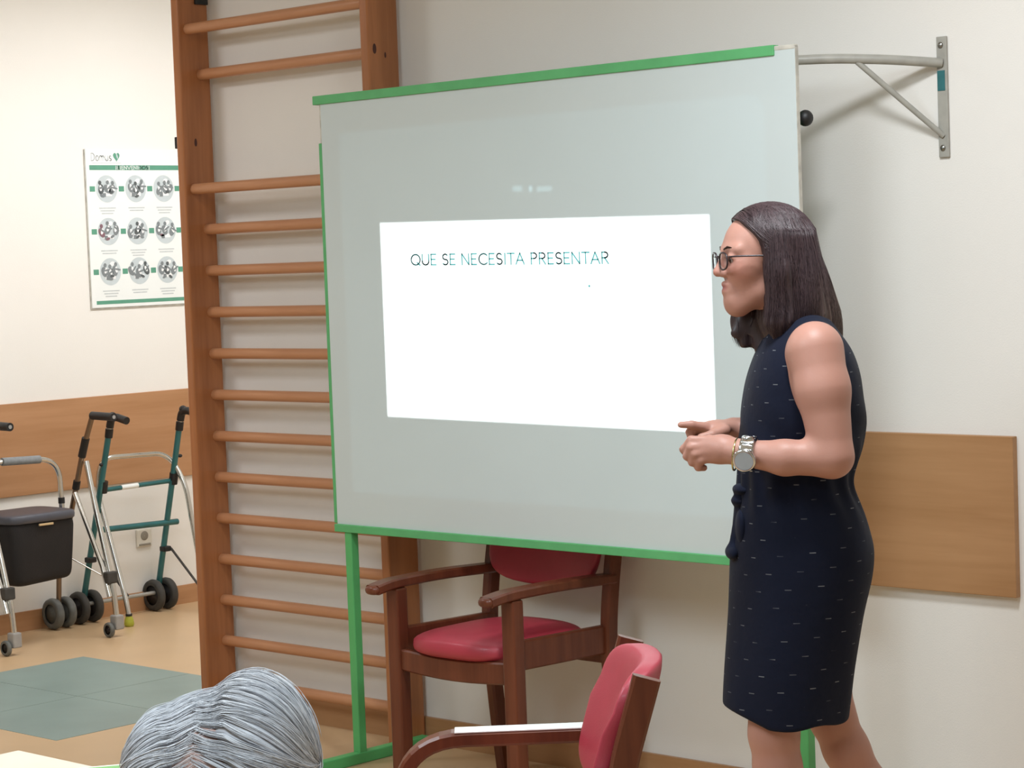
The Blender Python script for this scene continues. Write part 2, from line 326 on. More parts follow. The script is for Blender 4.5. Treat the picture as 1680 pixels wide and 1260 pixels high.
class Field:
    def __init__(s): s.p = []
    def u(s, f, k=0.01): s.p.append(('u', f, k)); return s
    def sub(s, f, k=0.004): s.p.append(('s', f, k)); return s
    def cut(s, f, k=0.004): s.p.append(('i', f, k)); return s
    def disp(s, f): s.p.append(('d', f, 0)); return s
    def ev(s, P, use=None):
        d = np.full(len(P), 9.0)
        for i, (op, f, k) in enumerate(s.p):
            if use is not None and not use[i]: continue
            if op == 'u': d = smin(d, f(P), k)
            elif op == 's': d = -smin(-d, f(P), k)
            elif op == 'i': d = -smin(-d, -f(P), k)
            else: d = d+f(P)
        return d
    def mesh(s, name, lo, hi, h, relax=1):
        lo = np.array(lo, float); hi = np.array(hi, float); B = 14
        nb = np.ceil((hi-lo)/(h*B)).astype(int); n = nb*B+1
        V = np.full(n, 1.0, np.float32)
        bi = np.stack(np.meshgrid(*[np.arange(k) for k in nb], indexing='ij'), -1).reshape(-1, 3)
        bc = lo+(bi+0.5)*B*h; R = B*h*0.87
        per = [f(bc) if op == 'u' else None for op, f, k in s.p]
        dc = s.ev(bc)
        g = np.stack(np.meshgrid(*[np.arange(B+1)]*3, indexing='ij'), -1).reshape(-1, 3)*h
        umin = np.min([p for p in per if p is not None], 0)
        for j, (b, d) in enumerate(zip(bi, dc)):
            sl = tuple(slice(x*B, x*B+B+1) for x in b)
            if abs(d) > R*1.6+0.012:
                if d < 0: V[sl] = -1
                continue
            use = [True if p is None else (p[j] < umin[j]+2*R+0.05) for p in per]
            V[sl] = s.ev(lo+b*B*h+g, use).reshape(B+1, B+1, B+1)
        ins = V < 0
        cnt = np.zeros(np.array(n)-1, np.uint8)
        offs = [(i, j, k) for i in (0, 1) for j in (0, 1) for k in (0, 1)]
        for o in offs: cnt += ins[o[0]:n[0]-1+o[0], o[1]:n[1]-1+o[1], o[2]:n[2]-1+o[2]]
        cells = np.argwhere((cnt > 0) & (cnt < 8)); vid = np.full(cnt.shape, -1, np.int32); vid[tuple(cells.T)] = np.arange(len(cells))
        cv = {o: V[tuple((cells+o).T)] for o in offs}
        acc = np.zeros((len(cells), 3)); num = np.zeros(len(cells))
        for a in offs:
            for ax in range(3):
                if a[ax]: continue
                b = list(a); b[ax] = 1; b = tuple(b); va, vb = cv[a], cv[b]; m = (va < 0) != (vb < 0)
                t = np.where(m, va/np.where(m, va-vb, 1), 0)
                p = np.tile(np.array(a, float), (len(cells), 1)); p[:, ax] += t
                acc[m] += p[m]; num[m] += 1
        verts = lo+(cells+acc/num[:, None])*h
        faces = []
        for ax in range(3):
            sl0 = [slice(None)]*3; sl1 = [slice(None)]*3; sl0[ax] = slice(0, -1); sl1[ax] = slice(1, None)
            a = ins[tuple(sl0)]; b = ins[tuple(sl1)]; e = np.argwhere(a != b)
            o1, o2 = [i for i in range(3) if i != ax]
            ok = (e[:, o1] > 0) & (e[:, o2] > 0) & (e[:, o1] < n[o1]-1) & (e[:, o2] < n[o2]-1); e = e[ok]
            q = []
            for d1, d2 in ((-1, -1), (0, -1), (0, 0), (-1, 0)):
                c = e.copy(); c[:, o1] += d1; c[:, o2] += d2; q.append(vid[tuple(c.T)])
            q = np.stack(q, 1); flip = a[tuple(e.T)]
            if ax == 1: flip = ~flip
            q[~flip] = q[~flip][:, ::-1]; faces.append(q)
        Q = np.concatenate(faces); Q = Q[(Q >= 0).all(1)]
        for _ in range(relax):
            s_ = np.zeros_like(verts); c_ = np.zeros(len(verts))
            for k in range(4):
                for o in (1, 3): np.add.at(s_, Q[:, k], verts[Q[:, (k+o) % 4]]); np.add.at(c_, Q[:, k], 1)
            verts = verts*0.5+0.5*s_/np.maximum(c_, 1)[:, None]
        return quad_mesh(name, verts, Q)
def quad_mesh(name, verts, Q):
    me = bpy.data.meshes.new(name); me.vertices.add(len(verts)); me.vertices.foreach_set('co', np.asarray(verts, np.float32).ravel())
    me.loops.add(len(Q)*4); me.loops.foreach_set('vertex_index', np.asarray(Q, np.int32).ravel())
    me.polygons.add(len(Q)); me.polygons.foreach_set('loop_start', np.arange(0, len(Q)*4, 4, dtype=np.int32)); me.polygons.foreach_set('loop_total', np.full(len(Q), 4, np.int32))
    me.polygons.foreach_set('use_smooth', np.ones(len(Q), bool)); me.update(); me.validate(); return me
def coords(me):
    a = np.empty(len(me.vertices)*3, np.float32); me.vertices.foreach_get('co', a); return a.reshape(-1, 3).astype(float)
def set_col(me, rgb, name='col'):
    at = me.attributes.new(name, 'FLOAT_COLOR', 'POINT'); c = np.ones((len(rgb), 4), np.float32); c[:, :3] = rgb; at.data.foreach_set('color', c.ravel())
def project(P, fld, iso, it=4):
    e = 0.002; iso = np.asarray(iso)
    for _ in range(it):
        d = fld.ev(P); G = np.stack([(fld.ev(P+np.eye(3)[i]*e)-fld.ev(P-np.eye(3)[i]*e))/(2*e) for i in range(3)], 1)
        g2 = np.maximum((G*G).sum(1), 0.2); P = P-G*((d-iso)/g2)[:, None]
    return P
def strands(paths, r0, sides=3):
    """paths (n,m,3), r0 (n,) -> verts, quads of thin tapering hairs"""
    n, m, _ = paths.shape
    t = np.gradient(paths, axis=1); t /= np.linalg.norm(t, axis=2, keepdims=True)+1e-9
    ref = np.array([0.31, 0.52, 0.79]); a = np.cross(t, ref); a /= np.linalg.norm(a, axis=2, keepdims=True)+1e-9; b = np.cross(t, a)
    s = np.linspace(0, 1, m); prof = np.clip(np.minimum(s*8+0.35, (1-s)*4+0.12), 0, 1)
    rr = r0[:, None]*prof[None]; V = []
    for k in range(sides):
        an = 2*PI*k/sides; V.append(paths+(a*math.cos(an)+b*math.sin(an))*rr[..., None])
    V = np.stack(V, 2).reshape(-1, 3)
    i, j, k = np.meshgrid(np.arange(n), np.arange(m-1), np.arange(sides), indexing='ij'); k2 = (k+1) % sides
    base = (i*m+j)*sides; nx = base+sides
    Q = np.stack([base+k, base+k2, nx+k2, nx+k], -1).reshape(-1, 4)
    return V, Q

# ================================================================== THE ROOM
def struct(name, boxes, m, parent=None):
    b = MB()
    for q in boxes: b.box(*q)
    o = b.build(name, m, parent)
    if parent is None: o['kind'] = 'structure'
    return o
XL, XR, YF, YB = -0.03, 10.5, -7.5, 3.2
floor = struct('floor', [(XL, XR, YF, YB, -0.06, 0.0)], 'floor')
struct('ceiling', [(XL, XR, YF, YB, CEIL, CEIL+0.06)], 'ceiling')
struct('wall_left', [(XL-0.1, XL, YF, YB, 0, CEIL)], 'wall_left')
struct('wall_back', [(2.0, XR, 0.0, 0.15, 0, CEIL)], 'wall')
struct('wall_recess', [(2.0, 2.15, 0.15, YB, 0, CEIL)], 'wall')
struct('wall_far', [(XL-0.1, 2.15, YB, YB+0.1, 0, CEIL)], 'wall_left')
struct('wall_right', [(XR, XR+0.1, YF, 0.15, 0, CEIL)], 'wall')
struct('wall_front', [(XL-0.1, XR+0.1, YF-0.1, YF, 0, CEIL)], 'wall')
struct('baseboard_left', [(XL, XL+0.012, YF, YB, 0, 0.085)], 'lam_y')
struct('baseboard_back', [(2.0, XR, -0.012, 0.0, 0, 0.085)], 'lam')
for (x0, x1, y0, y1) in ((0.735, 1.409, -0.179, 0.332), (1.412, 1.985, -0.179, 0.332), (0.735, 1.409, -0.68, -0.182), (1.412, 1.985, -0.68, -0.182)):
    t = struct('floor_tile', [(x0, x1, y0, y1, -0.004, 0.0012)], 'green_tile', floor)

p = MB().box(XL, XL+0.016, -2.4, 2.35, 0.586, 0.985, 0.002).build('wall_panel', 'lam_y')
tag(p, 'long oak-coloured protection board on the left wall behind the walking frames', 'wall panel', 'wall protection boards')
p = MB().box(4.55, 5.209, -0.022, 0.0, 0.638, 1.045, 0.002).build('wall_panel', 'lam')
tag(p, 'short oak-coloured protection board on the wall behind the standing woman', 'wall panel', 'wall protection boards')

# ------------------------------------------------------------------ wall bars
wb = empty('wall_bars', (2.55, -0.08, 0)); tag(wb, 'varnished pine wall bars with round rungs fixed to the wall', 'wall bars')
def part(mb, name, m, parent):
    o = mb.build(name, m, parent); o.matrix_parent_inverse = Matrix.Translation(-parent.location) if parent.rotation_euler.z == 0 else parent.matrix_basis.inverted(); return o
bpy.context.view_layer.update()
for x0 in (2.085, 3.015):
    u_ = part(MB().box(x0, x0+0.038, -0.147, -0.018, 0.0, 2.62, 0.006), 'upright', 'pine_z', wb)
rz = [2.345, 2.194, 1.806]+[1.669-0.1415*k for k in range(12)]
rung_me = MB().tube([(-0.462, 0, 0), (0.462, 0, 0)], 0.0185, 14).mesh('rung'); rung_me.materials.append(M['pine_x'])
for i, z in enumerate(rz):
    o = bpy.data.objects.new('rung', rung_me); COL.objects.link(o); o.parent = wb; o.location = (2.569-2.55, (-0.108 if i in (0, 2) else -0.058)+0.08, z)
part(MB().box(2.068, 2.086, -0.142, -0.118, 1.945, 1.985, 0.003), 'metal_clip', 'black', wb)
part(MB().box(2.122, 2.132, -0.075, -0.02, 2.43, 2.475, 0.003), 'metal_clip', 'black', wb)
for (x, y, z, ry, rz_) in ((2.1233, -0.094, 1.962, 0.006, 0.012), (3.0533, -0.122, 2.195, 0.008, 0.014), (3.0533, -0.077, 2.178, 0.004, 0.008), (2.1233, -0.045, 0.40, 0.004, 0.006)):
    d = MB(); d.add([(x, y+math.cos(a)*ry, z+math.sin(a)*rz_*(1.3 if math.sin(a) > 0 else 1)) for a in np.linspace(0, 2*PI, 15)[:-1]], [tuple(range(14))]); part(d, 'knot', 'knot', wb)

# ------------------------------------------------------------------ board on its green stand
bd = empty('presentation_board', (3.91, -0.33, 0)); tag(bd, 'large white presentation board edged in green on a green steel stand', 'board')
bpy.context.view_layer.update()
Yb = BOARD_Y
part(MB().box(3.022, 4.80, Yb, Yb+0.014, 0.722, 2.043, 0.002), 'panel', 'board', bd)
part(MB().box(4.8, 4.802, Yb+0.001, Yb+0.013, 0.726, 2.04), 'panel_edge', 'board_edge', bd)
part(MB().box(4.736, 4.80, Yb-0.001, Yb+0.015, 2.034, 2.046, 0.002), 'worn_corner', 'board_edge', bd)
part(MB().box(2.993, 4.738, Yb-0.005, Yb+0.02, 2.022, 2.049, 0.002), 'top_strip', 'green_tape', bd)
part(MB().box(3.016, 4.80, Yb-0.008, Yb+0.024, 0.715, 0.739, 0.002), 'bottom_strip', 'green_tape', bd)
part(MB().box(3.006, 3.024, Yb+0.002, Yb+0.018, 0.74, 1.905, 0.002), 'side_strip', 'green_tape', bd)
part(MB().box(3.016, 3.0235, Yb+0.002, Yb+0.013, 1.905, 2.022), 'bare_edge', 'board_edge', bd)
for x in (3.072, 4.768):
    part(MB().box(x-0.015, x+0.015, Yb-0.004, Yb+0.026, 0.03, 0.716, 0.003), 'leg', 'green', bd)
    part(MB().box(x-0.015, x+0.015, Yb+0.016, Yb+0.041, 0.72, 1.95, 0.003), 'rear_post', 'green', bd)
    part(MB().box(x-0.017, x+0.017, -0.66, -0.035, 0.0, 0.034, 0.003), 'foot_bar', 'green', bd)
part(MB().superell((4.795, Yb+0.045, 1.862), (0.02, 0.02, 0.021), 1, 1, 20, 10), 'knob', 'black', bd)
# slide lettering
GL = {}
def arc(cx, cy, rx, ry, a0, a1, n=12): return [(cx+rx*math.cos(math.radians(a0+(a1-a0)*i/n)), cy+ry*math.sin(math.radians(a0+(a1-a0)*i/n))) for i in range(n+1)]
GL['Q'] = (0.95, [arc(0.46, 0.5, 0.44, 0.5, 0, 360, 24), [(0.6, 0.22), (0.88, -0.02)]])
GL['U'] = (0.75, [[(0.05, 1), (0.05, 0.35)]+arc(0.37, 0.35, 0.32, 0.35, 180, 360)+[(0.69, 1)]])
GL['E'] = (0.58, [[(0.52, 1), (0.06, 1), (0.06, 0), (0.52, 0)], [(0.06, 0.52), (0.45, 0.52)]])
GL['S'] = (0.6, [arc(0.3, 0.75, 0.23, 0.25, 35, 270)+arc(0.3, 0.25, 0.25, 0.25, 90, -145)])
GL['N'] = (0.8, [[(0.06, 0), (0.06, 1), (0.7, 0), (0.7, 1)]])
GL['C'] = (0.85, [arc(0.5, 0.5, 0.44, 0.5, 45, 315, 18)])
GL['I'] = (0.22, [[(0.1, 0), (0.1, 1)]])
GL['T'] = (0.65, [[(0.0, 1), (0.62, 1)], [(0.31, 1), (0.31, 0)]])
GL['A'] = (0.78, [[(0, 0), (0.37, 1), (0.74, 0)], [(0.14, 0.35), (0.6, 0.35)]])
GL['P'] = (0.62, [[(0.06, 0), (0.06, 1), (0.3, 1)]+arc(0.3, 0.75, 0.25, 0.25, 90, -90)+[(0.06, 0.5)]])
GL['R'] = (0.66, GL['P'][1]+[[(0.28, 0.5), (0.58, 0)]])
GL['B'] = (0.64, GL['P'][1]+[[(0.3, 0.5)]+arc(0.3, 0.25, 0.27, 0.25, 90, -90)+[(0.06, 0)]])
GL['V'] = (0.74, [[(0, 1), (0.36, 0), (0.72, 1)]])
GL['D'] = (0.78, [[(0.06, 0), (0.06, 1), (0.25, 1)]+arc(0.25, 0.5, 0.45, 0.5, 90, -90)+[(0.06, 0)]])
GL['O'] = (0.92, [arc(0.45, 0.5, 0.42, 0.5, 0, 360, 24)])
GL['o'] = (0.66, [arc(0.32, 0.33, 0.28, 0.33, 0, 360, 18)])
GL['m'] = (0.98, [[(0.06, 0), (0.06, 0.66)], [(0.06, 0.45)]+arc(0.26, 0.45, 0.2, 0.21, 180, 0)+[(0.46, 0)], [(0.46, 0.45)]+arc(0.66, 0.45, 0.2, 0.21, 180, 0)+[(0.86, 0)]])
GL['u'] = (0.64, [[(0.06, 0.66), (0.06, 0.24)]+arc(0.3, 0.24, 0.24, 0.24, 180, 360)+[(0.54, 0.66)], [(0.54, 0.3), (0.54, 0)]])
GL['s'] = (0.5, [arc(0.24, 0.49, 0.17, 0.17, 35, 270)+arc(0.24, 0.165, 0.19, 0.165, 90, -145)])
GL['!'] = (0.24, [[(0.1, 1), (0.1, 0.3)], [(0.1, 0.1), (0.1, 0)]])
GL['¡'] = (0.24, [[(0.1, 0.7), (0.1, 0)], [(0.1, 1), (0.1, 0.9)]])
GL[' '] = (0.32, [])
def lettering(text, width, h, pen, track=0.12):
    tot = sum(GL[c][0]+track for c in text)-track; sx = width/tot; b = MB(); x = 0
    for c in text:
        w_, st = GL[c]
        for pl in st:
            q = [((x+px)*sx, pz*h) for px, pz in pl]
            for (ax_, az_), (bx_, bz_) in zip(q[:-1], q[1:]):
                dx, dz = bx_-ax_, bz_-az_; l = math.hypot(dx, dz) or 1e-6; ex, ez = dx/l*pen*0.5, dz/l*pen*0.5; nx_, nz_ = -ez, ex
                b.add([(ax_-ex+nx_, 0, az_-ez+nz_), (ax_-ex-nx_, 0, az_-ez-nz_), (bx_+ex-nx_, 0, bz_+ez-nz_), (bx_+ex+nx_, 0, bz_+ez+nz_)], [(0, 1, 2, 3)])
        x += w_+track
    return b
TXT = 'QUE SE NECESITA PRESENTAR'; tw = sum(GL[c][0]+0.12 for c in TXT)-0.12; xc = 0.0
for ch_ in TXT:
    if ch_ != ' ':
        tx = lettering(ch_, GL[ch_][0]*0.77/tw, 0.0305, 0.0038)
        tx.v = [(3.394+xc*0.77/tw+x, Yb-0.0008, 1.5255+z-0.0172*(x+xc*0.77/tw)) for x, y, z in tx.v]
        part(tx, 'slide_letter', 'slide_text', bd)
    xc += GL[ch_][0]+0.12
part(MB().disc((4.089, Yb-0.0008, 1.452), 0.0035, (0, -1, 0), (1, 0, 0), 10), 'slide_dot', 'slide_text', bd)

# ------------------------------------------------------------------ wall bracket
br = empty('wall_bracket', (5.022, 0, 1.752)); tag(br, 'grey enamelled steel wall bracket with diagonal brace beside the board', 'bracket')
bpy.context.view_layer.update()
part(MB().box(5.007, 5.037, -0.008, 0.0, 1.752, 2.058, 0.002), 'wall_plate', 'steel_white', br)
part(MB().tube(rounded([(5.022, -0.006, 1.991), (4.93, -0.092, 2.004), (4.82, -0.182, 2.013), (4.715, -0.27, 2.013)], 0.05), 0.0125, 14), 'arm', 'steel_white', br)
part(MB().tube([(4.862, -0.148, 2.002), (5.022, -0.006, 1.806)], 0.0075, 10), 'brace', 'steel_white', br)
for z in (2.036, 1.776): part(MB().superell((5.02, -0.009, z), (0.008, 0.004, 0.008), 1, 1, 14, 8), 'screw', 'steel', br)
part(MB().box(5.009, 5.031, -0.0092, -0.0082, 1.921, 1.972), 'sticker', 'teal_sticker', br)

# ------------------------------------------------------------------ poster and socket on the left wall
po = empty('poster', (XL, 1.274, 1.375)); tag(po, 'white care poster with nine grey picture discs and green bars', 'poster')
bpy.context.view_layer.update()
PY, PZT, PW, PH = 1.008, 2.075, 0.532, 0.70
def pp(u, v, e=0.0): return (XL+0.0105+e, PY+u*PW, PZT-v*PH)
part(MB().box(XL, XL+0.006, PY-0.004, PY+PW+0.004, PZT-PH-0.007, PZT, 0.001), 'backing', 'board_edge', po)
part(MB().box(XL+0.006, XL+0.010, PY, PY+PW, PZT-PH, PZT+0.002), 'sheet', 'paper', po)
def prect(b, u0, u1, v0, v1, e): b.add([pp(u0, v1, e), pp(u1, v1, e), pp(u1, v0, e), pp(u0, v0, e)], [(0, 1, 2, 3)])
def pell(b, u, v, ru, rv, e, n=20, rot=0.0): b.add([pp(u+(ru*math.cos(a)*math.cos(rot)-rv*math.sin(a)*math.sin(rot))/PW, v-(ru*math.cos(a)*math.sin(rot)+rv*math.sin(a)*math.cos(rot))/PH, e) for a in np.linspace(0, 2*PI, n+1)[:-1]], [tuple(range(n))])
g = MB(); prect(g, 0.035, 0.965, 0.1, 0.131, 0); part(g, 'title_bar', 'poster_green', po)
g = MB(); prect(g, 0.045, 0.965, 0.957, 0.98, 0); part(g, 'bottom_bar', 'poster_green', po)
g = MB(); prect(g, 0.06, 0.36, 0.086, 0.0885, 0); part(g, 'underline', 'poster_text', po)
rows = (0.25, 0.52, 0.775); cols = (0.20, 0.50, 0.795)
for v in rows:
    for u in (0.055, 0.352, 0.648, 0.94):
        g = MB(); prect(g, u-0.027, u+0.027, v-0.017, v+0.017, 0); part(g, 'green_square', 'poster_green', po)
def put(b, name, m, x0, z0, e):
    b.v = [(XL+0.0105+e, y, z) for y, z in ((PY+x0*PW+x, PZT-z0*PH+z) for x, _, z in b.v)]; part(b, name, m, po)
put(lettering('¡BIENVENIDOS!', 0.19, 0.015, 0.0026), 'title_lettering', 'poster_light', 0.30, 0.1265, 0.0006)
put(lettering('Domus', 0.112, 0.033, 0.0026), 'logo_lettering', 'poster_text', 0.055, 0.072, 0.0)
hb = MB(); pts = []
for a in np.linspace(0, 2*PI, 33)[:-1]:
    hx = 16*math.sin(a)**3; hz = 13*math.cos(a)-5*math.cos(2*a)-2*math.cos(3*a)-math.cos(4*a); pts.append(pp(0.315+hx*0.0011/PW, 0.046-hz*0.0014/PH))
hb.add(pts, [tuple(range(32))]); part(hb, 'logo_heart', 'poster_green', po)
hb = MB(); pell(hb, 0.322, 0.044, 0.0035, 0.012, 0.0006, 16, 0.25); part(hb, 'logo_leaf', 'poster_disc', po)
rp_ = random.Random(3)
for i, v in enumerate(rows):
    for j, u in enumerate(cols):
        g = MB(); pell(g, u, v, 0.0575, 0.0605, 0.0, 36); part(g, 'picture_disc', 'poster_disc', po)
        lt, gy, dk = MB(), MB(), MB()
        for k in range(3):                                             # little figures, furniture
            fu = u+(k-1)*0.062+rp_.uniform(-0.012, 0.012); fv = v+rp_.uniform(-0.005, 0.02); tgt = rp_.choice([gy, dk, gy])
            fv -= 0.012; pell(tgt, fu, fv-0.036, 0.0085, 0.0095, 0.0012, 12); pell(tgt, fu+rp_.uniform(-.012, .012), fv+0.006, 0.015, 0.023, 0.0012, 14, rp_.uniform(-.7, .7)); pell(lt, fu+0.006, fv-0.002, 0.007, 0.014, 0.0014, 12, rp_.uniform(-.7, .7))
            pell(gy, fu+0.016, fv-0.004, 0.019, 0.0045, 0.0016, 10, rp_.uniform(-.9, .9))
        prect(lt, u-0.055, u+0.05, v+0.022, v+0.046, 0.0006); prect(gy, u-0.045, u-0.012, v+0.026, v+0.05, 0.0018); pell(lt, u+0.02, v-0.05, 0.014, 0.010, 0.0006, 12, 0.4)
        for q in range(2): pell(dk if q else gy, u+rp_.uniform(-.05, .05), v+rp_.uniform(.02, .05), 0.012, 0.006, 0.0020, 12, rp_.uniform(-.6, .6))
        tag(part(lt, 'picture_light_shapes', 'poster_light', po), kind='stuff'); tag(part(gy, 'picture_grey_shapes', 'poster_grey', po), kind='stuff'); tag(part(dk, 'picture_dark_shapes', 'poster_plum' if (i, j) in ((1, 0), (1, 2)) else 'poster_dark', po), kind='stuff')
        g = MB()
        for q in range(2 if (i+j) % 2 else 3): prect(g, u-0.085+0.012*q, u+0.085-0.014*q, v+0.118+0.017*q, v+0.125+0.017*q, 0)
        tag(part(g, 'caption_lines', 'poster_text', po), kind='stuff')
so = empty('wall_socket', (XL, 1.232, 0.286)); tag(so, 'ivory wall socket low on the left wall behind the teal walker', 'socket')
bpy.context.view_layer.update()
part(MB().box(XL, XL+0.012, 1.19, 1.274, 0.287, 0.369, 0.006), 'plate', 'socket', so)
part(MB().lathe([(0.021, 0.0), (0.019, 0.0015), (0.001, 0.0015)], (XL+0.0125, 1.232, 0.338), (1, 0, 0)), 'well', 'socket_dark', so)
part(MB().box(XL+0.010, XL+0.016, 1.2, 1.264, 0.294, 0.303, 0.002), 'rim', 'socket_dark', so)

# ------------------------------------------------------------------ walking frames
def wheel(parent, c, axis, R, wd, tyre, hub, name='wheel'):
    w_ = part(MB().lathe([(R*0.62, -wd*0.42), (R*0.8, -wd*0.5), (R*0.95, -wd*0.38), (R, 0), (R*0.95, wd*0.38), (R*0.8, wd*0.5), (R*0.62, wd*0.42)], c, axis, 30), name, tyre, parent)
    h_ = MB().lathe([(0.002, -wd*0.3), (R*0.16, -wd*0.42), (R*0.2, -wd*0.2), (R*0.64, -wd*0.25), (R*0.64, wd*0.25), (R*0.2, wd*0.2), (R*0.16, wd*0.42), (0.002, wd*0.3)], c, axis, 24)
    o = h_.build('hub', hub, w_); o.matrix_parent_inverse = w_.matrix_parent_inverse @ Matrix.Identity(4); o.matrix_parent_inverse = Matrix.Identity(4); return w_
w1 = empty('rollator', (0.25, 0.48, 0)); tag(w1, 'chrome rollator with black bag and grey seat lid, nearest the left edge', 'walker', 'walking frames along the left wall')
bpy.context.view_layer.update()
for y, sgn in ((0.70, 1), (0.19, -1)):
    part(MB().tube(rounded([(0.365, y, 0.93), (0.287, y, 0.78), (0.182, y, 0.513), (0.07, y, 0.24), (0.055, y, 0.075)], 0.03), 0.0115, 12), 'front_tube', 'bronze', w1)
    part(MB().tube([(0.365, y, 0.932), (0.515, y, 0.929)], 0.0175, 14), 'grip', 'black', w1)
    part(MB().tube([(0.512, y, 0.929), (0.517, y, 0.929)], 0.008, 12), 'grip_end', 'caster', w1)
    part(MB().tube([(0.312, y, 0.835), (0.277, y, 0.755)], 0.017, 12), 'clamp', 'black', w1)
    part(MB().tube([(0.235, y, 0.65), (0.222, y, 0.615)], 0.016, 12), 'clamp', 'black', w1)
    part(MB().tube(rounded([(0.29, y+0.012, 0.735), (0.335, y+0.012, 0.56), (0.44, y+0.012, 0.2), (0.452, y+0.012, 0.09)], 0.05), 0.0125, 12), 'rear_leg', 'chrome', w1)
    part(MB().tube([(0.232, y-0.012, 0.6), (0.40, y-0.012, 0.3), (0.445, y-0.012, 0.17)], 0.011, 12), 'brace', 'chrome', w1)
    part(MB().box(0.415, 0.452, y-0.022, y+0.03, 0.225, 0.275, 0.006), 'clamp', 'rubber', w1)
    part(MB().box(0.43, 0.476, y-0.008, y+0.034, 0.03, 0.092, 0.006), 'caster_housing', 'caster', w1)
    wheel(w1, (0.445, y-0.024, 0.032), (0, 1, 0), 0.032, 0.02, 'wheel_grey', 'hub', 'caster_wheel')
    wheel(w1, (0.06, y-0.032, 0.069), (0, 1, 0), 0.068, 0.036, 'wheel_grey', 'wheel_grey', 'front_wheel')
    wheel(w1, (0.06, y+0.032, 0.069), (0, 1, 0), 0.068, 0.036, 'wheel_grey', 'wheel_grey', 'front_wheel')
part(MB().tube([(0.075, 0.19, 0.245), (0.075, 0.70, 0.245)], 0.0095, 10), 'cross_bar', 'chrome', w1)
part(MB().tube(rounded([(0.25, 0.235, 0.54), (0.25, 0.235, 0.77), (0.25, 0.6, 0.757), (0.25, 0.605, 0.54)], 0.10, 10), 0.0115, 12), 'back_hoop', 'chrome', w1)
part(MB().tube([(0.25, 0.32, 0.767), (0.25, 0.505, 0.7605)], 0.017, 14), 'foam_sleeve', 'foam', w1)
part(MB().tube([(0.25, 0.605, 0.59), (0.25, 0.605, 0.565)], 0.014, 12), 'hoop_collar', 'black', w1)
part(MB().tube([(0.26, 0.58, 0.36), (0.42, 0.69, 0.25)], 0.003, 6), 'brake_cable', 'chrome', w1)
lidm = MB().superell((0.27, 0.41, 0.535), (0.145, 0.172, 0.022), 0.35, 0.35, 48, 14); part(lidm, 'seat_lid', 'seat_lid', w1)
def bagfn(x, y, z): t = (z+0.135)/0.27; return (x*(0.86+0.14*t)+0.004*math.sin(y*40), y*(0.9+0.1*t), z+0.004*math.sin(y*18))
bag = part(MB().superell((0.265, 0.41, 0.395), (0.138, 0.165, 0.135), 0.22, 0.22, 56, 18, bagfn), 'bag', 'bag', w1)
part(MB().box(0.408, 0.416, 0.375, 0.445, 0.503, 0.512, 0.002), 'bag_clip', 'brass', w1)

w2 = empty('walking_frame', (0.2, 1.09, 0)); tag(w2, 'teal walking frame with chrome rear legs and twin dark wheels beside the wall bars', 'walker', 'walking frames along the left wall')
bpy.context.view_layer.update()
for y, sgn in ((0.90, 1), (1.285, -1)):
    part(MB().tube([(0.208, y, 0.84), (0.222, y, 0.895)], 0.009, 10), 'post_tube', 'chrome', w2)
    yw = y-(0.045 if sgn > 0 else 0.02)
    part(MB().tube([(0.203, y, 0.835), (0.02, yw, 0.09)], 0.0135, 12), 'front_leg', 'teal', w2)
    part(MB().tube([(0.209, y, 0.855), (0.2, y, 0.818)], 0.0175, 12), 'collar', 'black', w2)
    part(MB().tube(rounded([(0.212, y, 0.862), (0.225, y, 0.9), (0.26, y, 0.908), (0.335, y, 0.893)], 0.02), 0.017, 12), 'grip', 'black', w2)
    part(MB().superell((0.235, y, 0.912), (0.02, 0.017, 0.017), 1, 1, 16, 8), 'grip_cap', 'black', w2)
    part(MB().tube([(0.15, y, 0.625), (0.138, y, 0.575)], 0.02, 12), 'hinge', 'black', w2)
    part(MB().superell((0.17, y-0.022*sgn, 0.70), (0.008, 0.012, 0.008), 1, 1, 12, 8), 'bolt', 'black', w2)
    part(MB().box(0.055, 0.095, yw-0.01, yw+0.03, 0.268, 0.292, 0.005), 'clamp', 'black', w2)
    part(MB().tube([(0.09, y+0.01, 0.28), (0.272, y+0.01, 0.13)], 0.0055, 8), 'strut', 'rubber', w2)
    wheel(w2, (0.036, yw-0.036, 0.072), (0, 1, 0), 0.072, 0.034, 'rubber', 'hub')
    wheel(w2, (0.036, yw+0.036, 0.072), (0, 1, 0), 0.072, 0.034, 'rubber', 'hub')
    part(MB().lathe([(0.002, 0), (0.017, 0.0), (0.022, 0.01), (0.019, 0.03), (0.013, 0.045), (0.0125, 0.05)], (0.285, y if sgn > 0 else 1.33, 0.0), (0, 0, 1), 20), 'rubber_foot', 'yellow', w2)
    part(MB().tube([(0.285, y if sgn > 0 else 1.33, 0.045), (0.285, y if sgn > 0 else 1.33, 0.055)], 0.0145, 12), 'foot_ring', 'black', w2)
part(MB().tube(rounded([(0.285, 0.90, 0.05), (0.272, 0.90, 0.11), (0.098, 0.90, 0.58), (0.12, 0.91, 0.725), (0.12, 1.275, 0.715), (0.205, 1.30, 0.59), (0.272, 1.33, 0.11), (0.285, 1.33, 0.05)], 0.085, 10), 0.0115, 12), 'rear_hoop', 'chrome', w2)
part(MB().tube([(0.137, 0.9, 0.585), (0.137, 1.285, 0.59)], 0.0105, 12), 'cross_bar', 'teal', w2)
part(MB().tube([(0.1375, 1.0, 0.5865), (0.1375, 1.09, 0.588)], 0.0112, 12), 'bar_label', 'paper', w2)
part(MB().tube([(0.10, 0.9, 0.408), (0.10, 1.33, 0.398)], 0.0135, 12), 'cross_bar', 'teal', w2)
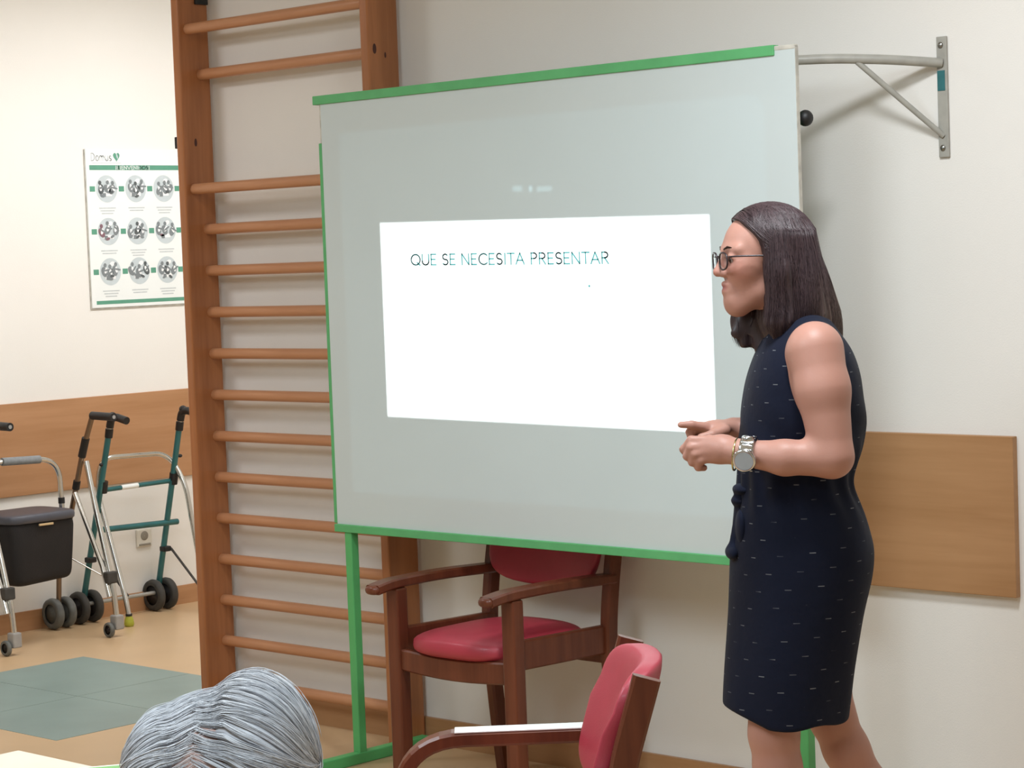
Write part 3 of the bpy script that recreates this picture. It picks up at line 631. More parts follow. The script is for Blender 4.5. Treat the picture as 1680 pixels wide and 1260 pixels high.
part(MB().tube([(0.05, 0.85, 0.085), (0.05, 1.27, 0.085)], 0.009, 10), 'axle', 'steel_white', w2)

# ------------------------------------------------------------------ chairs
def chair_wall():
    """local: x right, y back, z up; seat faces -y"""
    c = empty('armchair')
    for s in (-1, 1):
        x = 0.228*s
        MB().box(x-0.023, x+0.023, -0.245, -0.2, 0, 0.605, 0.006).build('front_leg', 'chair_wood', c)
        pts = [(x+0.008*s, 0.205, 0), (x+0.008*s, 0.175, 0.25), (x+0.008*s, 0.16, 0.44), (x+0.008*s, 0.185, 0.63), (x+0.008*s, 0.235, 0.84)]
        MB().sweep(rounded(pts, 0.2, 5), 0.034, 0.048, (1, 0, 0)).build('back_post', 'chair_wood', c)
        MB().sweep(rounded([(x-0.004*s, -0.318, 0.61), (x, -0.25, 0.62), (x+0.006*s, -0.05, 0.622), (x+0.004*s, 0.185, 0.612)], 0.12, 5), 0.052, 0.028, (1, 0, 0)).build('armrest', 'chair_wood', c)
        MB().superell((x-0.004*s, -0.315, 0.61), (0.026, 0.02, 0.014), 0.8, 0.8, 20, 8).build('armrest_tip', 'chair_wood', c)
        MB().sweep([(x, -0.22, 0.448), (x, 0.165, 0.44)], 0.026, 0.082, (1, 0, 0)).build('side_rail', 'chair_wood', c)
    MB().sweep(rounded([(-0.228, -0.222, 0.40), (0, -0.235, 0.388), (0.228, -0.222, 0.40)], 0.15, 6), 0.026, 0.062, (0, 1, 0)).build('front_rail', 'chair_wood', c)
    MB().box(-0.228, 0.228, 0.15, 0.176, 0.37, 0.43, 0.004).build('rear_rail', 'chair_wood', c)
    def sf(x, y, z): return (x, y, z*(1 if z < 0 else 1.0)-0.012*(y/0.24)**2*0-0.028*(abs(x)/0.21)**2*0+0.012*(1 if z > 0 else 0)*(1-(x/0.23)**2))
    MB().superell((0, -0.045, 0.446), (0.206, 0.222, 0.036), 0.7, 0.62, 56, 18, sf).build('seat', 'red', c)
    def bf(x, y, z): return (x*(0.985+0.5*max(-0.14, min(0.0, z))), y-0.04*(x/0.22)**2+0.035+0.22*z, z*(1-0.12*(x/0.22)**2))
    MB().superell((0, 0.175, 0.715), (0.222, 0.026, 0.14), 0.42, 0.5, 56, 18, bf).build('backrest', 'red', c)
    MB().box(-0.228, 0.228, 0.205, 0.222, 0.70, 0.735, 0.004).build('back_rail', 'chair_wood', c)
    return c
ca = chair_wall(); ca.location = (3.722, -0.315, 0)
tag(ca, 'wooden armchair with crimson oval seat standing half under the board', 'chair', 'crimson and dark wood chairs')
def chair_bent():
    """local: x forward, y left, z up"""
    c = empty('armchair')
    for s in (-1, 1):
        y = 0.235*s
        path = rounded([(-0.155, y, 0.606), (0.245, y, 0.606), (0.262, y, 0.0)], 0.13, 10)
        MB().sweep(path, 0.05, 0.03, (0, 1, 0)).build('bent_arm', 'chair_wood', c)
        MB().box(-0.145, 0.135, y-0.0235, y+0.0235, 0.619, 0.6225, 0.001).build('arm_reflection_strip', 'arm_reflection', c)  # thin pale strip painting the slide's reflection on the varnished arm
        po_ = rounded([(-0.285, y*0.87, 0.0), (-0.178, y*0.87, 0.38), (-0.150, y*0.87, 0.58), (-0.215, y*0.87, 0.795)], 0.2, 8)
        MB().sweep(po_, 0.028, 0.05, (0, 1, 0)).build('back_post', 'chair_wood', c)
        MB().box(-0.16, 0.245, y*0.93-0.013, y*0.93+0.013, 0.36, 0.42, 0.004).build('side_rail', 'chair_wood', c)
    MB().box(0.215, 0.24, -0.22, 0.22, 0.36, 0.42, 0.004).build('front_rail', 'chair_wood', c)
    MB().box(-0.17, -0.145, -0.2, 0.2, 0.36, 0.42, 0.004).build('rear_rail', 'chair_wood', c)
    MB().superell((0.035, 0, 0.44), (0.215, 0.215, 0.04), 0.6, 0.55, 48, 16).build('seat', 'red', c)
    def bf(x, y, z):
        zz = z; lean = -0.30*(zz+0.02)
        return (x+lean-0.055*(1-(y/0.2)**2), y, z-0.03*(y/0.2)**2*(1 if z < 0 else 0.15)*(-1 if z < 0 else 1))
    MB().superell((-0.138, 0, 0.664), (0.026, 0.196, 0.138), 0.35, 0.4, 64, 22, bf).build('backrest', 'red', c)
    return c
M['arm_reflection'] = wood('painted_arm_reflection', '#eef2ee', '#dfe6e2', 0, 0.12, 1.0, 10)  # bright reflection put into the colour
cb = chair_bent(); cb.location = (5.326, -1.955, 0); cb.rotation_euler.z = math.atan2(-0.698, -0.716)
tag(cb, 'wooden chair with curved arms and crimson backrest in the foreground', 'chair', 'crimson and dark wood chairs')

# ------------------------------------------------------------------ table corner and folder
tb = empty('table', (5.3, -3.2, 0)); tag(tb, 'cream laminate table at the bottom left corner', 'table')
bpy.context.view_layer.update()
part(MB().box(4.946, 5.746, -3.55, -2.803, 0.712, 0.74, 0.003), 'table_top', 'table', tb)
for x in (5.0, 5.69):
    for y in (-3.5, -2.86): part(MB().box(x-0.02, x+0.02, y-0.02, y+0.02, 0, 0.712, 0.003), 'leg', 'steel_white', tb)
fo = empty('folder', (5.299, -2.954, 0.74), math.radians(56.5)); tag(fo, 'apple green folder lying on the cream table beside the grey hair', 'folder')
MB().box(-0.11, 0.11, -0.15, 0.143, 0.0006, 0.011, 0.002).build('cover', 'folder', fo)
MB().box(-0.11, 0.11, 0.143, 0.151, 0.001, 0.0105, 0.001).build('pages', 'folder_page', fo)

# ================================================================== PEOPLE
def Rz(a): c, s = math.cos(a), math.sin(a); return np.array([[c, -s, 0], [s, c, 0], [0, 0, 1]])
def chain(F, pts, rad, k=0.004, k0=0.006):
    for i in range(len(pts)-1): F.u(Cn(pts[i], pts[i+1], rad[i], rad[i+1]), k0 if i == 0 else k)
def mix(a, b, t): return np.asarray(a)*(1-t[:, None])+np.asarray(b)*t[:, None]

# ---------------------------------------------------------------- standing woman (local x forward, y left, z up)
WC = (5.183, -0.935, 0.0); WROT = math.atan2(-0.687, -0.727)
HC = np.array([0.03, 0.0, 1.52]); HR = Rz(math.radians(10))
def hd(f): return lambda P: f((P-HC)@HR)
def hw(p): return HC+HR@np.array(p, float)
TORSO = [(0.40, 0.150, -0.112, 0.165), (0.497, 0.156, -0.118, 0.17), (0.53, 0.158, -0.124, 0.172), (0.605, 0.151, -0.136, 0.178), (0.741, 0.136, -0.165, 0.186), (0.811, 0.131, -0.184, 0.19), (0.871, 0.127, -0.190, 0.19),
         (0.958, 0.115, -0.168, 0.176), (1.017, 0.106, -0.140, 0.156), (1.05, 0.104, -0.150, 0.154), (1.09, 0.102, -0.172, 0.158), (1.165, 0.097, -0.179, 0.166), (1.255, 0.080, -0.170, 0.170),
         (1.315, 0.056, -0.152, 0.162), (1.36, 0.028, -0.118, 0.118), (1.40, -0.005, -0.085, 0.06)]
def skin_head(F):
    F.u(hd(El((-0.005, 0, 0.03), (0.096, 0.075, 0.079))), 0.0)
    F.u(hd(El((0.041, 0, -0.026), (0.052, 0.053, 0.081))), 0.03)
    for s in (-1, 1):
        F.u(hd(Cn((0.0, 0.044*s, -0.062), (0.064, 0.009*s, -0.104), 0.017, 0.0155)), 0.03)
        F.u(hd(El((0.060, 0.032*s, -0.022), (0.028, 0.025, 0.026))), 0.025)
        F.u(hd(Cn((0.086, 0.012*s, 0.018), (0.074, 0.045*s, 0.020), 0.010, 0.009)), 0.015)
    F.u(hd(El((0.074, 0, -0.102), (0.016, 0.016, 0.015))), 0.03)
    F.u(hd(El((0.080, 0, -0.086), (0.010, 0.018, 0.012))), 0.02)
    F.u(hd(El((0.066, 0, -0.085), (0.018, 0.022, 0.02))), 0.02)
    F.u(hd(Cn((0.093, 0, 0.010), (0.108, 0, -0.026), 0.007, 0.0095)), 0.012)
    F.u(hd(El((0.108, 0, -0.030), (0.011, 0.0105, 0.009))), 0.008)
    for s in (-1, 1):
        F.u(hd(El((0.097, 0.0115*s, -0.033), (0.010, 0.0075, 0.0075))), 0.006)
        F.sub(hd(El((0.104, 0.032*s, -0.001), (0.016, 0.020, 0.014))), 0.012)
        F.u(hd(El((0.0815, 0.032*s, 0.001), (0.0138, 0.0150, 0.0135))), 0.004)
        F.sub(hd(El((0.0955, 0.033*s, -0.0040), (0.014, 0.0125, 0.0060))), 0.002)
        F.u(hd(Cn((0.084, 0.020*s, -0.0585), (0.0955, 0.003*s, -0.0555), 0.0042, 0.0058)), 0.006)
        F.u(hd(Cn((0.083, 0.019*s, -0.0685), (0.0915, 0.002*s, -0.071), 0.0045, 0.0068)), 0.012)
        F.u(hd(El((-0.012, 0.074*s, -0.012), (0.018, 0.009, 0.030))), 0.006)
    F.sub(hd(Cn((0.1008, -0.015, -0.0632), (0.1008, 0.015, -0.0632), 0.0022, 0.0022)), 0.004)
B = Field()
skin_head(B)
B.u(Cn((0.0, 0, 1.435), (-0.055, 0, 1.33), 0.050, 0.060), 0.03)
ts = [(z, f-0.010, b+0.010, w-0.010) for z, f, b, w in TORSO]
B.u(Loft(ts, 0.80, 1.385), 0.03)
for s in (-1, 1): B.u(Cn((-0.055, 0.03*s, 1.345), (-0.052, 0.15*s, 1.325), 0.045, 0.045), 0.03)
# near (left) arm, hand curled in a pinch
B.u(Cn((-0.052, 0.168, 1.318), (-0.062, 0.190, 1.235), 0.059, 0.056), 0.03)
B.u(Cn((-0.062, 0.190, 1.235), (-0.076, 0.208, 1.095), 0.056, 0.044), 0.02)
B.u(Cn((-0.074, 0.208, 1.092), (0.025, 0.196, 1.094), 0.042, 0.036), 0.02)
B.u(Cn((0.025, 0.196, 1.094), (0.118, 0.168, 1.106), 0.037, 0.0265), 0.015)
B.u(Cn((0.110, 0.170, 1.105), (0.150, 0.155, 1.112), 0.0255, 0.026), 0.015)
B.u(El((0.158, 0.151, 1.113), (0.040, 0.019, 0.032)), 0.014)
for pts in ([(0.180, 0.146, 1.133), (0.218, 0.142, 1.134), (0.234, 0.130, 1.114), (0.226, 0.118, 1.099)], [(0.183, 0.150, 1.121), (0.219, 0.151, 1.119), (0.228, 0.139, 1.099), (0.213, 0.126, 1.090)],
            [(0.180, 0.152, 1.109), (0.212, 0.154, 1.104), (0.217, 0.142, 1.086), (0.201, 0.130, 1.081)], [(0.174, 0.150, 1.096), (0.201, 0.152, 1.090), (0.204, 0.141, 1.075), (0.191, 0.131, 1.072)]):
    chain(B, pts, (0.0105, 0.0093, 0.0085, 0.0075), 0.004, 0.008)
chain(B, [(0.140, 0.140, 1.125), (0.176, 0.118, 1.131), (0.206, 0.110, 1.116)], (0.014, 0.0105, 0.0085), 0.005, 0.012)
# far (right) arm, index finger pointing
B.u(Cn((-0.052, -0.168, 1.318), (-0.055, -0.205, 1.10), 0.060, 0.046), 0.03)
B.u(Cn((-0.055, -0.205, 1.10), (0.105, -0.066, 1.138), 0.043, 0.026), 0.02)
B.u(El((0.146, -0.046, 1.144), (0.043, 0.030, 0.018), Rz(math.radians(20))), 0.014)
chain(B, [(0.174, -0.022, 1.149), (0.203, -0.013, 1.155), (0.228, -0.008, 1.156)], (0.0105, 0.009, 0.0075), 0.004, 0.008)
chain(B, [(0.182, -0.036, 1.147), (0.207, -0.028, 1.138), (0.204, -0.026, 1.120), (0.189, -0.028, 1.116)], (0.0105, 0.0092, 0.0085, 0.0075), 0.004, 0.008)
chain(B, [(0.180, -0.050, 1.143), (0.202, -0.046, 1.131), (0.198, -0.043, 1.115), (0.184, -0.044, 1.112)], (0.0100, 0.009, 0.0083, 0.0073), 0.004, 0.008)
chain(B, [(0.173, -0.064, 1.138), (0.191, -0.062, 1.127), (0.187, -0.058, 1.112), (0.176, -0.058, 1.109)], (0.0092, 0.0082, 0.0075, 0.0068), 0.004, 0.008)
chain(B, [(0.130, -0.018, 1.140), (0.160, 0.002, 1.132), (0.186, 0.008, 1.128)], (0.013, 0.0105, 0.0085), 0.005, 0.012)
# legs
for s, L in ((1, [((0.0, 0.085, 0.86), 0.085), ((0.045, 0.082, 0.60), 0.066), ((0.052, 0.078, 0.475), 0.053), ((0.046, 0.078, 0.40), 0.051), ((0.028, 0.078, 0.30), 0.051), ((0.012, 0.078, 0.10), 0.030), ((0.01, 0.078, 0.055), 0.032)]),
             (-1, [((-0.03, -0.085, 0.86), 0.085), ((-0.075, -0.082, 0.60), 0.066), ((-0.098, -0.078, 0.475), 0.051), ((-0.128, -0.078, 0.40), 0.050), ((-0.172, -0.078, 0.31), 0.049), ((-0.252, -0.078, 0.135), 0.030), ((-0.262, -0.078, 0.10), 0.030)])):
    for (a, ra), (b, rb) in zip(L[:-1], L[1:]): B.u(Cn(a, b, ra, rb), 0.02)
B.u(Cn((0.0, 0.078, 0.045), (0.13, 0.082, 0.028), 0.032, 0.024), 0.015)
B.u(Cn((-0.262, -0.078, 0.10), (-0.155, -0.082, 0.03), 0.030, 0.024), 0.015)
person = empty('person', WC, WROT)
tag(person, 'standing person in a sleeveless navy dress with brown hair and glasses, gesturing', 'person')
me = B.mesh('body', (-0.34, -0.28, 0.0), (0.26, 0.30, 1.64), 0.0029, 1)
P = coords(me); hl_ = (P-HC)@HR
base = np.tile(lin('#b58677'), (len(P), 1))
def blob(c, r): return np.exp(-(((hl_-np.array(c))/np.array(r))**2).sum(1))
lip = np.clip(blob((0.098, 0, -0.063), (0.014, 0.020, 0.0105))*1.5-0.45, 0, 1); base = mix(base, lin('#9c5a58'), lip)
ck = np.clip(blob((0.075, 0.045, -0.03), (0.03, 0.03, 0.025))+blob((0.075, -0.045, -0.03), (0.03, 0.03, 0.025)), 0, 1)*0.35; base = mix(base, lin('#bb7468'), ck)
nt_ = np.clip(blob((0.118, 0, -0.03), (0.012, 0.012, 0.012)), 0, 1)*0.4; base = mix(base, lin('#bd7468'), nt_)
set_col(me, base); link('body', me, 'skin', person)
for s in (-1, 1):
    e = MB().superell(hw((0.0805, 0.0315*s, -0.001)), (0.0120, 0.0120, 0.0120), 1, 1, 20, 12).build('eye', 'eye', person)
    MB().superell(hw((0.0885, 0.0325*s, -0.003)), (0.0050, 0.0066, 0.0066), 1, 1, 16, 10).build('iris', 'iris', e)
    MB().tube([hw(q) for q in ((0.097, 0.014*s, 0.0205), (0.094, 0.028*s, 0.0255), (0.084, 0.043*s, 0.0225))], (0.0026, 0.0026, 0.001), 8).build('eyebrow', 'iris', person)
# dress
D = Field()
D.u(Loft(TORSO, 0.45, 1.372), 0.0)
for s in (-1, 1): D.u(Cn((-0.055, 0.05*s, 1.345), (-0.055, 0.130*s, 1.330), 0.052, 0.052), 0.025)
def fold(P):
    z = P[:, 2]; th = np.arctan2(P[:, 1], P[:, 0]+0.02)
    w_ = np.exp(-((z-1.03)/0.07)**2); lo = np.clip((0.95-z)/0.4, 0, 1)
    return 0.0030*w_*np.sin(th*17+z*22)+0.0042*lo*np.sin(th*6+1.1+z*3)*np.clip(lo*1.4, 0, 1)+0.0022*np.sin(z*46+th*5)*np.exp(-((z-1.13)/0.08)**2)
D.disp(fold)
D.cut(lambda P: (0.500+np.maximum(P[:, 0]-0.07, 0)*0.36+0.004*np.sin(P[:, 0]*40+P[:, 1]*20))-P[:, 2], 0.006)
D.sub(Loft([(0.3, 0.132, -0.088, 0.142), (0.6, 0.130, -0.108, 0.150), (0.75, 0.10, -0.12, 0.14)], 0.2, 0.72), 0.003)
for s in (-1, 1): D.sub(El((-0.045, 0.205*s, 1.27), (0.078, 0.066, 0.088)), 0.008)
D.sub(Cn((0.03, 0, 1.42), (-0.05, 0, 1.385), 0.066, 0.052), 0.006)
me = D.mesh('dress', (-0.22, -0.22, 0.48), (0.19, 0.22, 1.42), 0.0036, 1)
P = coords(me); at = me.attributes.new('duv', 'FLOAT_VECTOR', 'POINT')
uv = np.zeros((len(P), 3), np.float32); uv[:, 0] = np.arctan2(P[:, 1], P[:, 0]+0.03)*0.165; uv[:, 1] = P[:, 2]; at.data.foreach_set('vector', uv.ravel())
dr = link('dress', me, 'dress', person)
Rf = Field().u(El((0.100, 0.03, 1.012), (0.022, 0.045, 0.013)), 0).u(El((0.104, 0.035, 0.988), (0.022, 0.03, 0.014)), 0.008).u(Cn((0.100, 0.03, 1.0), (0.120, 0.03, 0.885), 0.010, 0.014), 0.015).u(El((0.126, 0.03, 0.873), (0.016, 0.05, 0.016)), 0.012).u(El((0.108, 0.06, 0.93), (0.012, 0.035, 0.04)), 0.012)
me = Rf.mesh('waist_ruffle', (0.08, -0.03, 0.84), (0.17, 0.11, 1.04), 0.0035, 1); P = coords(me); at = me.attributes.new('duv', 'FLOAT_VECTOR', 'POINT'); at.data.foreach_set('vector', np.full(len(P)*3, 0.0162, np.float32)); link('waist_ruffle', me, 'dress', dr)
for (a, b, ra, rb, sole) in (((0.0, 0.078, 0.04), (0.135, 0.082, 0.030), 0.038, 0.030, 0), ((-0.268, -0.078, 0.098), (-0.155, -0.082, 0.032), 0.035, 0.031, 1)):
    sf_ = Field().u(Cn(a, b, ra, rb), 0).cut(lambda P: 0.0-P[:, 2], 0.002)
    sf_.sub(Cn((a[0]-0.01, a[1], a[2]+0.05), (a[0]+0.05, a[1], a[2]+0.05), 0.034, 0.03), 0.004)
    me = sf_.mesh('shoe', (a[0]-0.06, a[1]-0.06, -0.004), (b[0]+0.05, a[1]+0.06, a[2]+0.06), 0.004, 1); link('shoe', me, 'shoe', person)
# hair
HT = np.array([(-0.3, 0.020), (-0.13, 0.019), (-0.02, 0.016), (0.03, 0.024), (0.06, 0.047), (0.08, 0.064), (0.10, 0.088), (0.125, 0.14)])
Hr = Field()
Hr.u(hd(El((-0.010, 0, 0.030), (0.103, 0.088, 0.089))), 0)
Hr.u(hd(Loft([(-0.222, -0.06, -0.150, 0.05), (-0.20, -0.012, -0.162, 0.078), (-0.17, 0.012, -0.164, 0.09), (-0.13, 0.03, -0.160, 0.097), (-0.10, 0.03, -0.150, 0.097), (-0.05, 0.03, -0.135, 0.094), (0.0, 0.03, -0.118, 0.09), (0.05, 0.03, -0.10, 0.082)], -0.222, 0.05)), 0.02)
Hr.cut(hd(lambda P: P[:, 0]-np.interp(P[:, 2], HT[:, 0], HT[:, 1])), 0.01)
for s in (-1, 1):
    Hr.u(hd(Cn((0.004, 0.068*s, 0.05), (-0.008, 0.077*s, -0.03), 0.020, 0.026)), 0.02)
    Hr.u(hd(Cn((-0.008, 0.077*s, -0.03), (-0.006, 0.080*s, -0.14), 0.026, 0.027)), 0.02)
    Hr.u(hd(Cn((-0.006, 0.080*s, -0.14), (-0.016, 0.074*s, -0.195), 0.027, 0.014)), 0.02)
Hr.u(hd(Cn((0.008, -0.078, -0.06), (0.036, -0.062, -0.14), 0.020, 0.026)), 0.02)
Hr.u(hd(Cn((0.034, -0.062, -0.135), (0.040, -0.050, -0.188), 0.024, 0.011)), 0.02)
Hr.u(hd(Cn((0.020, -0.072, -0.10), (0.058, -0.05, -0.165), 0.014, 0.012)), 0.012)
Hr.u(hd(Cn((0.0, -0.06, -0.14), (0.0, -0.03, -0.20), 0.03, 0.02)), 0.02)
def stri(P):
    q = (P-HC)@HR; th = np.arctan2(q[:, 1], q[:, 0]+0.05); z = q[:, 2]
    am = np.clip((0.085-z)/0.08, 0, 1)
    return am*(0.0016*np.sin(th*34+3*np.sin(z*16))+0.0010*np.sin(th*71+z*30))+am*0.0026*np.sin(th*9+z*14)
HrS = Field(); HrS.p = list(Hr.p); Hr.disp(stri)
me0 = Hr.mesh('hair', (-0.19, -0.15, 1.27), (0.15, 0.13, 1.66), 0.0032, 1)
V0 = coords(me0); Q0 = np.empty(len(me0.polygons)*4, np.int32); me0.loops.foreach_get('vertex_index', Q0); Q0 = Q0.reshape(-1, 4)
n, m_ = 2600, 18
phi = rng.uniform(math.radians(46), math.radians(314), n); t = np.linspace(0, 1, m_)[None]; x0 = rng.uniform(-0.05, 0.055, n); L = rng.uniform(0.13, 0.235, n)
a_ = np.clip(t*2.0, 0, 1)*PI/2; rad = np.sin(a_)*0.11; zz = 0.03+0.10*np.cos(a_)-np.clip(t-0.5, 0, 1)*2*L[:, None]
wob = phi[:, None]+0.10*np.sin(t*5+rng.uniform(0, 6, n)[:, None])*t
pth = np.stack([(x0[:, None]*(1-np.sin(a_)))+np.cos(wob)*rad-0.03*np.sin(a_), np.sin(wob)*rad*0.95, zz], -1)
Pw = (pth.reshape(-1, 3))@HR.T+HC; iso = np.repeat(rng.uniform(-0.0006, 0.0032, n), m_)+0.0022*np.sin(t*9+phi[:, None]*7).ravel()*np.tile(np.linspace(0, 1, m_), n)
Pw = project(Pw, HrS, iso, 4).reshape(n, m_, 3)
bad = (np.linalg.norm(np.diff(Pw, axis=1), axis=2).max(1) > 0.05); Pw = Pw[~bad]; rnd = rng.uniform(0, 1, len(Pw))
nf = 700; t2 = np.linspace(0, 1, m_)[None, :, None]; sg = np.where(rng.uniform(0, 1, nf) < 0.5, 1.0, -1.0); u0 = rng.uniform(-0.02, 0.10, nf); z1 = rng.uniform(-0.06, 0.03, nf)
a0 = np.stack([u0, rng.normal(0, 0.003, nf), 0.125-np.maximum(u0, 0)*0.35], 1); a1 = np.stack([0.012-(0.1-u0)*0.35+rng.normal(0, 0.004, nf), sg*0.092, z1], 1); md = np.stack([u0*0.92, sg*0.062, 0.105-np.maximum(u0, 0)*0.3], 1)
fr = (a0[:, None]*(1-t2)**2+md[:, None]*2*t2*(1-t2)+a1[:, None]*t2**2).reshape(-1, 3)@HR.T+HC
fr = project(fr, HrS, np.repeat(rng.uniform(0.0, 0.0026, nf), m_), 4).reshape(nf, m_, 3); fr = fr[np.linalg.norm(np.diff(fr, axis=1), axis=2).max(1) < 0.04]; Pw = np.concatenate([Pw, fr])
nl = 260; t2 = np.linspace(0, 1, m_)[None, :, None]; a0 = np.array([0.004, -0.082, -0.03])+rng.normal(0, 0.012, (nl, 3)); a1 = np.array([0.040, -0.050, -0.195])+rng.normal(0, 1, (nl, 3))*np.array([0.013, 0.009, 0.008])
md = (a0+a1)/2+np.array([0.014, -0.012, 0.0]); lk = a0[:, None]*(1-t2)**2+md[:, None]*2*t2*(1-t2)+a1[:, None]*t2**2
lk = lk.reshape(-1, 3)@HR.T+HC; lq = project(lk, HrS, np.full(len(lk), 0.0012), 3); wgt = np.tile(np.clip((1-np.linspace(0, 1, m_))*2.2, 0.6, 1), nl)[:, None]
lk = lq*wgt+lk*(1-wgt); Pw = np.concatenate([Pw, lk.reshape(nl, m_, 3)]); rnd = rng.uniform(0, 0.6, len(Pw))
V1, Q1 = strands(Pw, np.full(len(Pw), 0.0007)*rng.uniform(0.7, 1.3, len(Pw)))
V = np.concatenate([V0, V1]); Q = np.concatenate([Q0, Q1+len(V0)]); me = quad_mesh('hair', V, Q)
rv = np.concatenate([0.05+0.05*np.sin(np.arctan2(V0[:, 1], V0[:, 0])*40), np.repeat(rnd, m_*3)]); tip = np.clip((1.50-V[:, 2])/0.20, 0, 1)*np.clip((-0.045-V[:, 0])/0.07, 0, 1)
colr = mix(mix(np.tile(lin('#33262a'), (len(V), 1)), lin('#5b474a'), np.clip(rv, 0, 1)), lin('#7a6656'), tip*0.75)
set_col(me, colr); bpy.data.meshes.remove(me0); link('hair', me, 'hair', person)
# spectacles
gl = empty('spectacles', WC, WROT); tag(gl, 'thin dark-framed spectacles worn by the standing person', 'glasses')
for s in (-1, 1):
    ring = [(0.1075-0.10*(0.021*math.cos(a)*s)**2*8-(0.004 if math.cos(a)*s > 0 else 0)*abs(math.cos(a)), 0.0345*s+0.0245*math.copysign(abs(math.cos(a))**0.75, math.cos(a)), -0.005+0.0185*math.copysign(abs(math.sin(a))**0.75, math.sin(a))) for a in np.linspace(0, 2*PI, 29)]
    MB().tube([hw(q) for q in ring], 0.0021, 8, caps=False).build('rim', 'frame', gl)
    lb = MB(); lb.add([hw(q) for q in ring[:-1]], [tuple(range(28))]); lb.build('lens', 'lens', gl)
    MB().tube([hw(q) for q in ((0.100, 0.059*s, 0.004), (0.085, 0.070*s, 0.005), (0.0, 0.0805*s, 0.004))], 0.0019, 8).build('temple', 'frame', gl)
MB().tube([hw(q) for q in ((0.1075, -0.0105, 0.001), (0.112, 0, 0.004), (0.1075, 0.0105, 0.001))], 0.0014, 8).build('bridge', 'frame', gl)
# wristwatch and bracelet on the near wrist
wt = empty('wristwatch', WC, WROT); tag(wt, 'chunky silver wristwatch on the left wrist of the standing person', 'watch')
ax = Vector((0.118-0.025, 0.168-0.196, 1.106-1.094)).normalized(); wc = Vector((0.099, 0.174, 1.1035))
sd = Vector((0, 0, 1)).cross(ax).normalized()
if sd.y < 0: sd = -sd
upv = ax.cross(sd); upv = upv if upv.z > 0 else -upv
MB().lathe([(0.0335, -0.0165), (0.037, -0.0155), (0.037, 0.0155), (0.0335, 0.0165)], wc, ax, 32).build('strap', 'silver', wt)
for k in range(14):
    a = 2*PI*k/14; dv = sd*math.cos(a)+upv*math.sin(a); c_ = wc+dv*0.0365
    MB().superell((0, 0, 0), (0.0155, 0.0074, 0.0022), 0.5, 0.5, 16, 8).build('strap_link', 'silver', wt).matrix_local = Matrix((( ax.x, dv.cross(ax).x, dv.x, c_.x), (ax.y, dv.cross(ax).y, dv.y, c_.y), (ax.z, dv.cross(ax).z, dv.z, c_.z), (0, 0, 0, 1)))
dn = (sd*0.93-upv*0.25).normalized(); cc = wc+dn*0.036
MB().lathe([(0.001, 0.0), (0.0235, 0.0), (0.0255, 0.003), (0.0255, 0.008), (0.023, 0.0105), (0.0205, 0.0105)], cc, dn, 32).build('case', 'silver', wt)
MB().disc(cc+dn*0.010, 0.0215, dn, ax, 28).build('dial', 'dial', wt)
dn2 = (upv*0.85+sd*0.45).normalized(); MB().superell(wc+dn2*0.037-ax*0.0, (0.013, 0.010, 0.008), 0.7, 0.7, 18, 10).build('crown_guard', 'silver', wt)
bc_ = empty('bracelet', WC, WROT); tag(bc_, 'thin pale gold bracelet below the watch on the left wrist', 'bracelet')
MB().tube([Vector((0.0985, 0.172, 1.1045))+sd*math.cos(a)*0.034+upv*(math.sin(a)*0.034-0.006)+ax*0.027 for a in np.linspace(0, 2*PI, 33)], 0.0022, 8, caps=False).build('band', 'gold', bc_)

# ---------------------------------------------------------------- grey-haired listener (seen from behind, head at the bottom edge)
hc = Vector((6.5387, -3.6471, 1.0838)); HZ = hc.z
l_rot = 2.32980
ls = empty('person', (hc.x, hc.y, 0), l_rot); tag(ls, 'seated person with short grey hair seen from behind at the bottom edge', 'person')
K = np.array([0, 0, HZ])
def kk(p): return np.array(p, float)+K
S = Field()
S.u(El(kk((0, 0, -0.012)), (0.098, 0.076, 0.078)), 0)
S.u(El(kk((0.055, 0, -0.065)), (0.055, 0.056, 0.08)), 0.03).u(Cn(kk((0.1, 0, -0.03)), kk((0.118, 0, -0.065)), 0.008, 0.012), 0.012)
for s in (-1, 1): S.u(El(kk((-0.008, 0.078*s, -0.05)), (0.018, 0.010, 0.032)), 0.006); S.u(Cn(kk((0.0, 0.05*s, -0.1)), kk((0.085, 0.012*s, -0.14)), 0.02, 0.018), 0.03)
S.u(Cn(kk((-0.015, 0, -0.08)), (-0.07, 0, 0.88), 0.05, 0.058), 0.03)
S.u(Loft([(0.48, 0.03, -0.20, 0.16), (0.62, 0.06, -0.20, 0.165), (0.80, 0.03, -0.19, 0.17), (0.88, -0.01, -0.15, 0.13), (0.93, -0.04, -0.11, 0.06)]), 0.03)
for s in (-1, 1):
    S.u(Cn((-0.08, 0.155*s, 0.84), (-0.03, 0.215*s, 0.62), 0.045, 0.036), 0.03).u(Cn((-0.03, 0.215*s, 0.62), (0.17, 0.12*s, 0.585), 0.036, 0.024), 0.02)
    S.u(El((0.205, 0.10*s, 0.583), (0.045, 0.034, 0.014)), 0.012)
    for f_ in range(4): S.u(Cn((0.235, (0.076+0.017*f_)*s, 0.583), (0.285-0.012*abs(f_-1.3), (0.07+0.018*f_)*s, 0.570), 0.0085, 0.007), 0.006)
    S.u(Cn((0.19, 0.075*s, 0.585), (0.235, 0.05*s, 0.58), 0.011, 0.008), 0.008)
    S.u(Cn((-0.10, 0.085*s, 0.53), (0.31, 0.10*s, 0.50), 0.075, 0.055), 0.02).u(Cn((0.31, 0.10*s, 0.50), (0.33, 0.10*s, 0.08), 0.05, 0.032), 0.02)
    S.u(Cn((0.32, 0.10*s, 0.05), (0.45, 0.11*s, 0.035), 0.035, 0.027), 0.02)
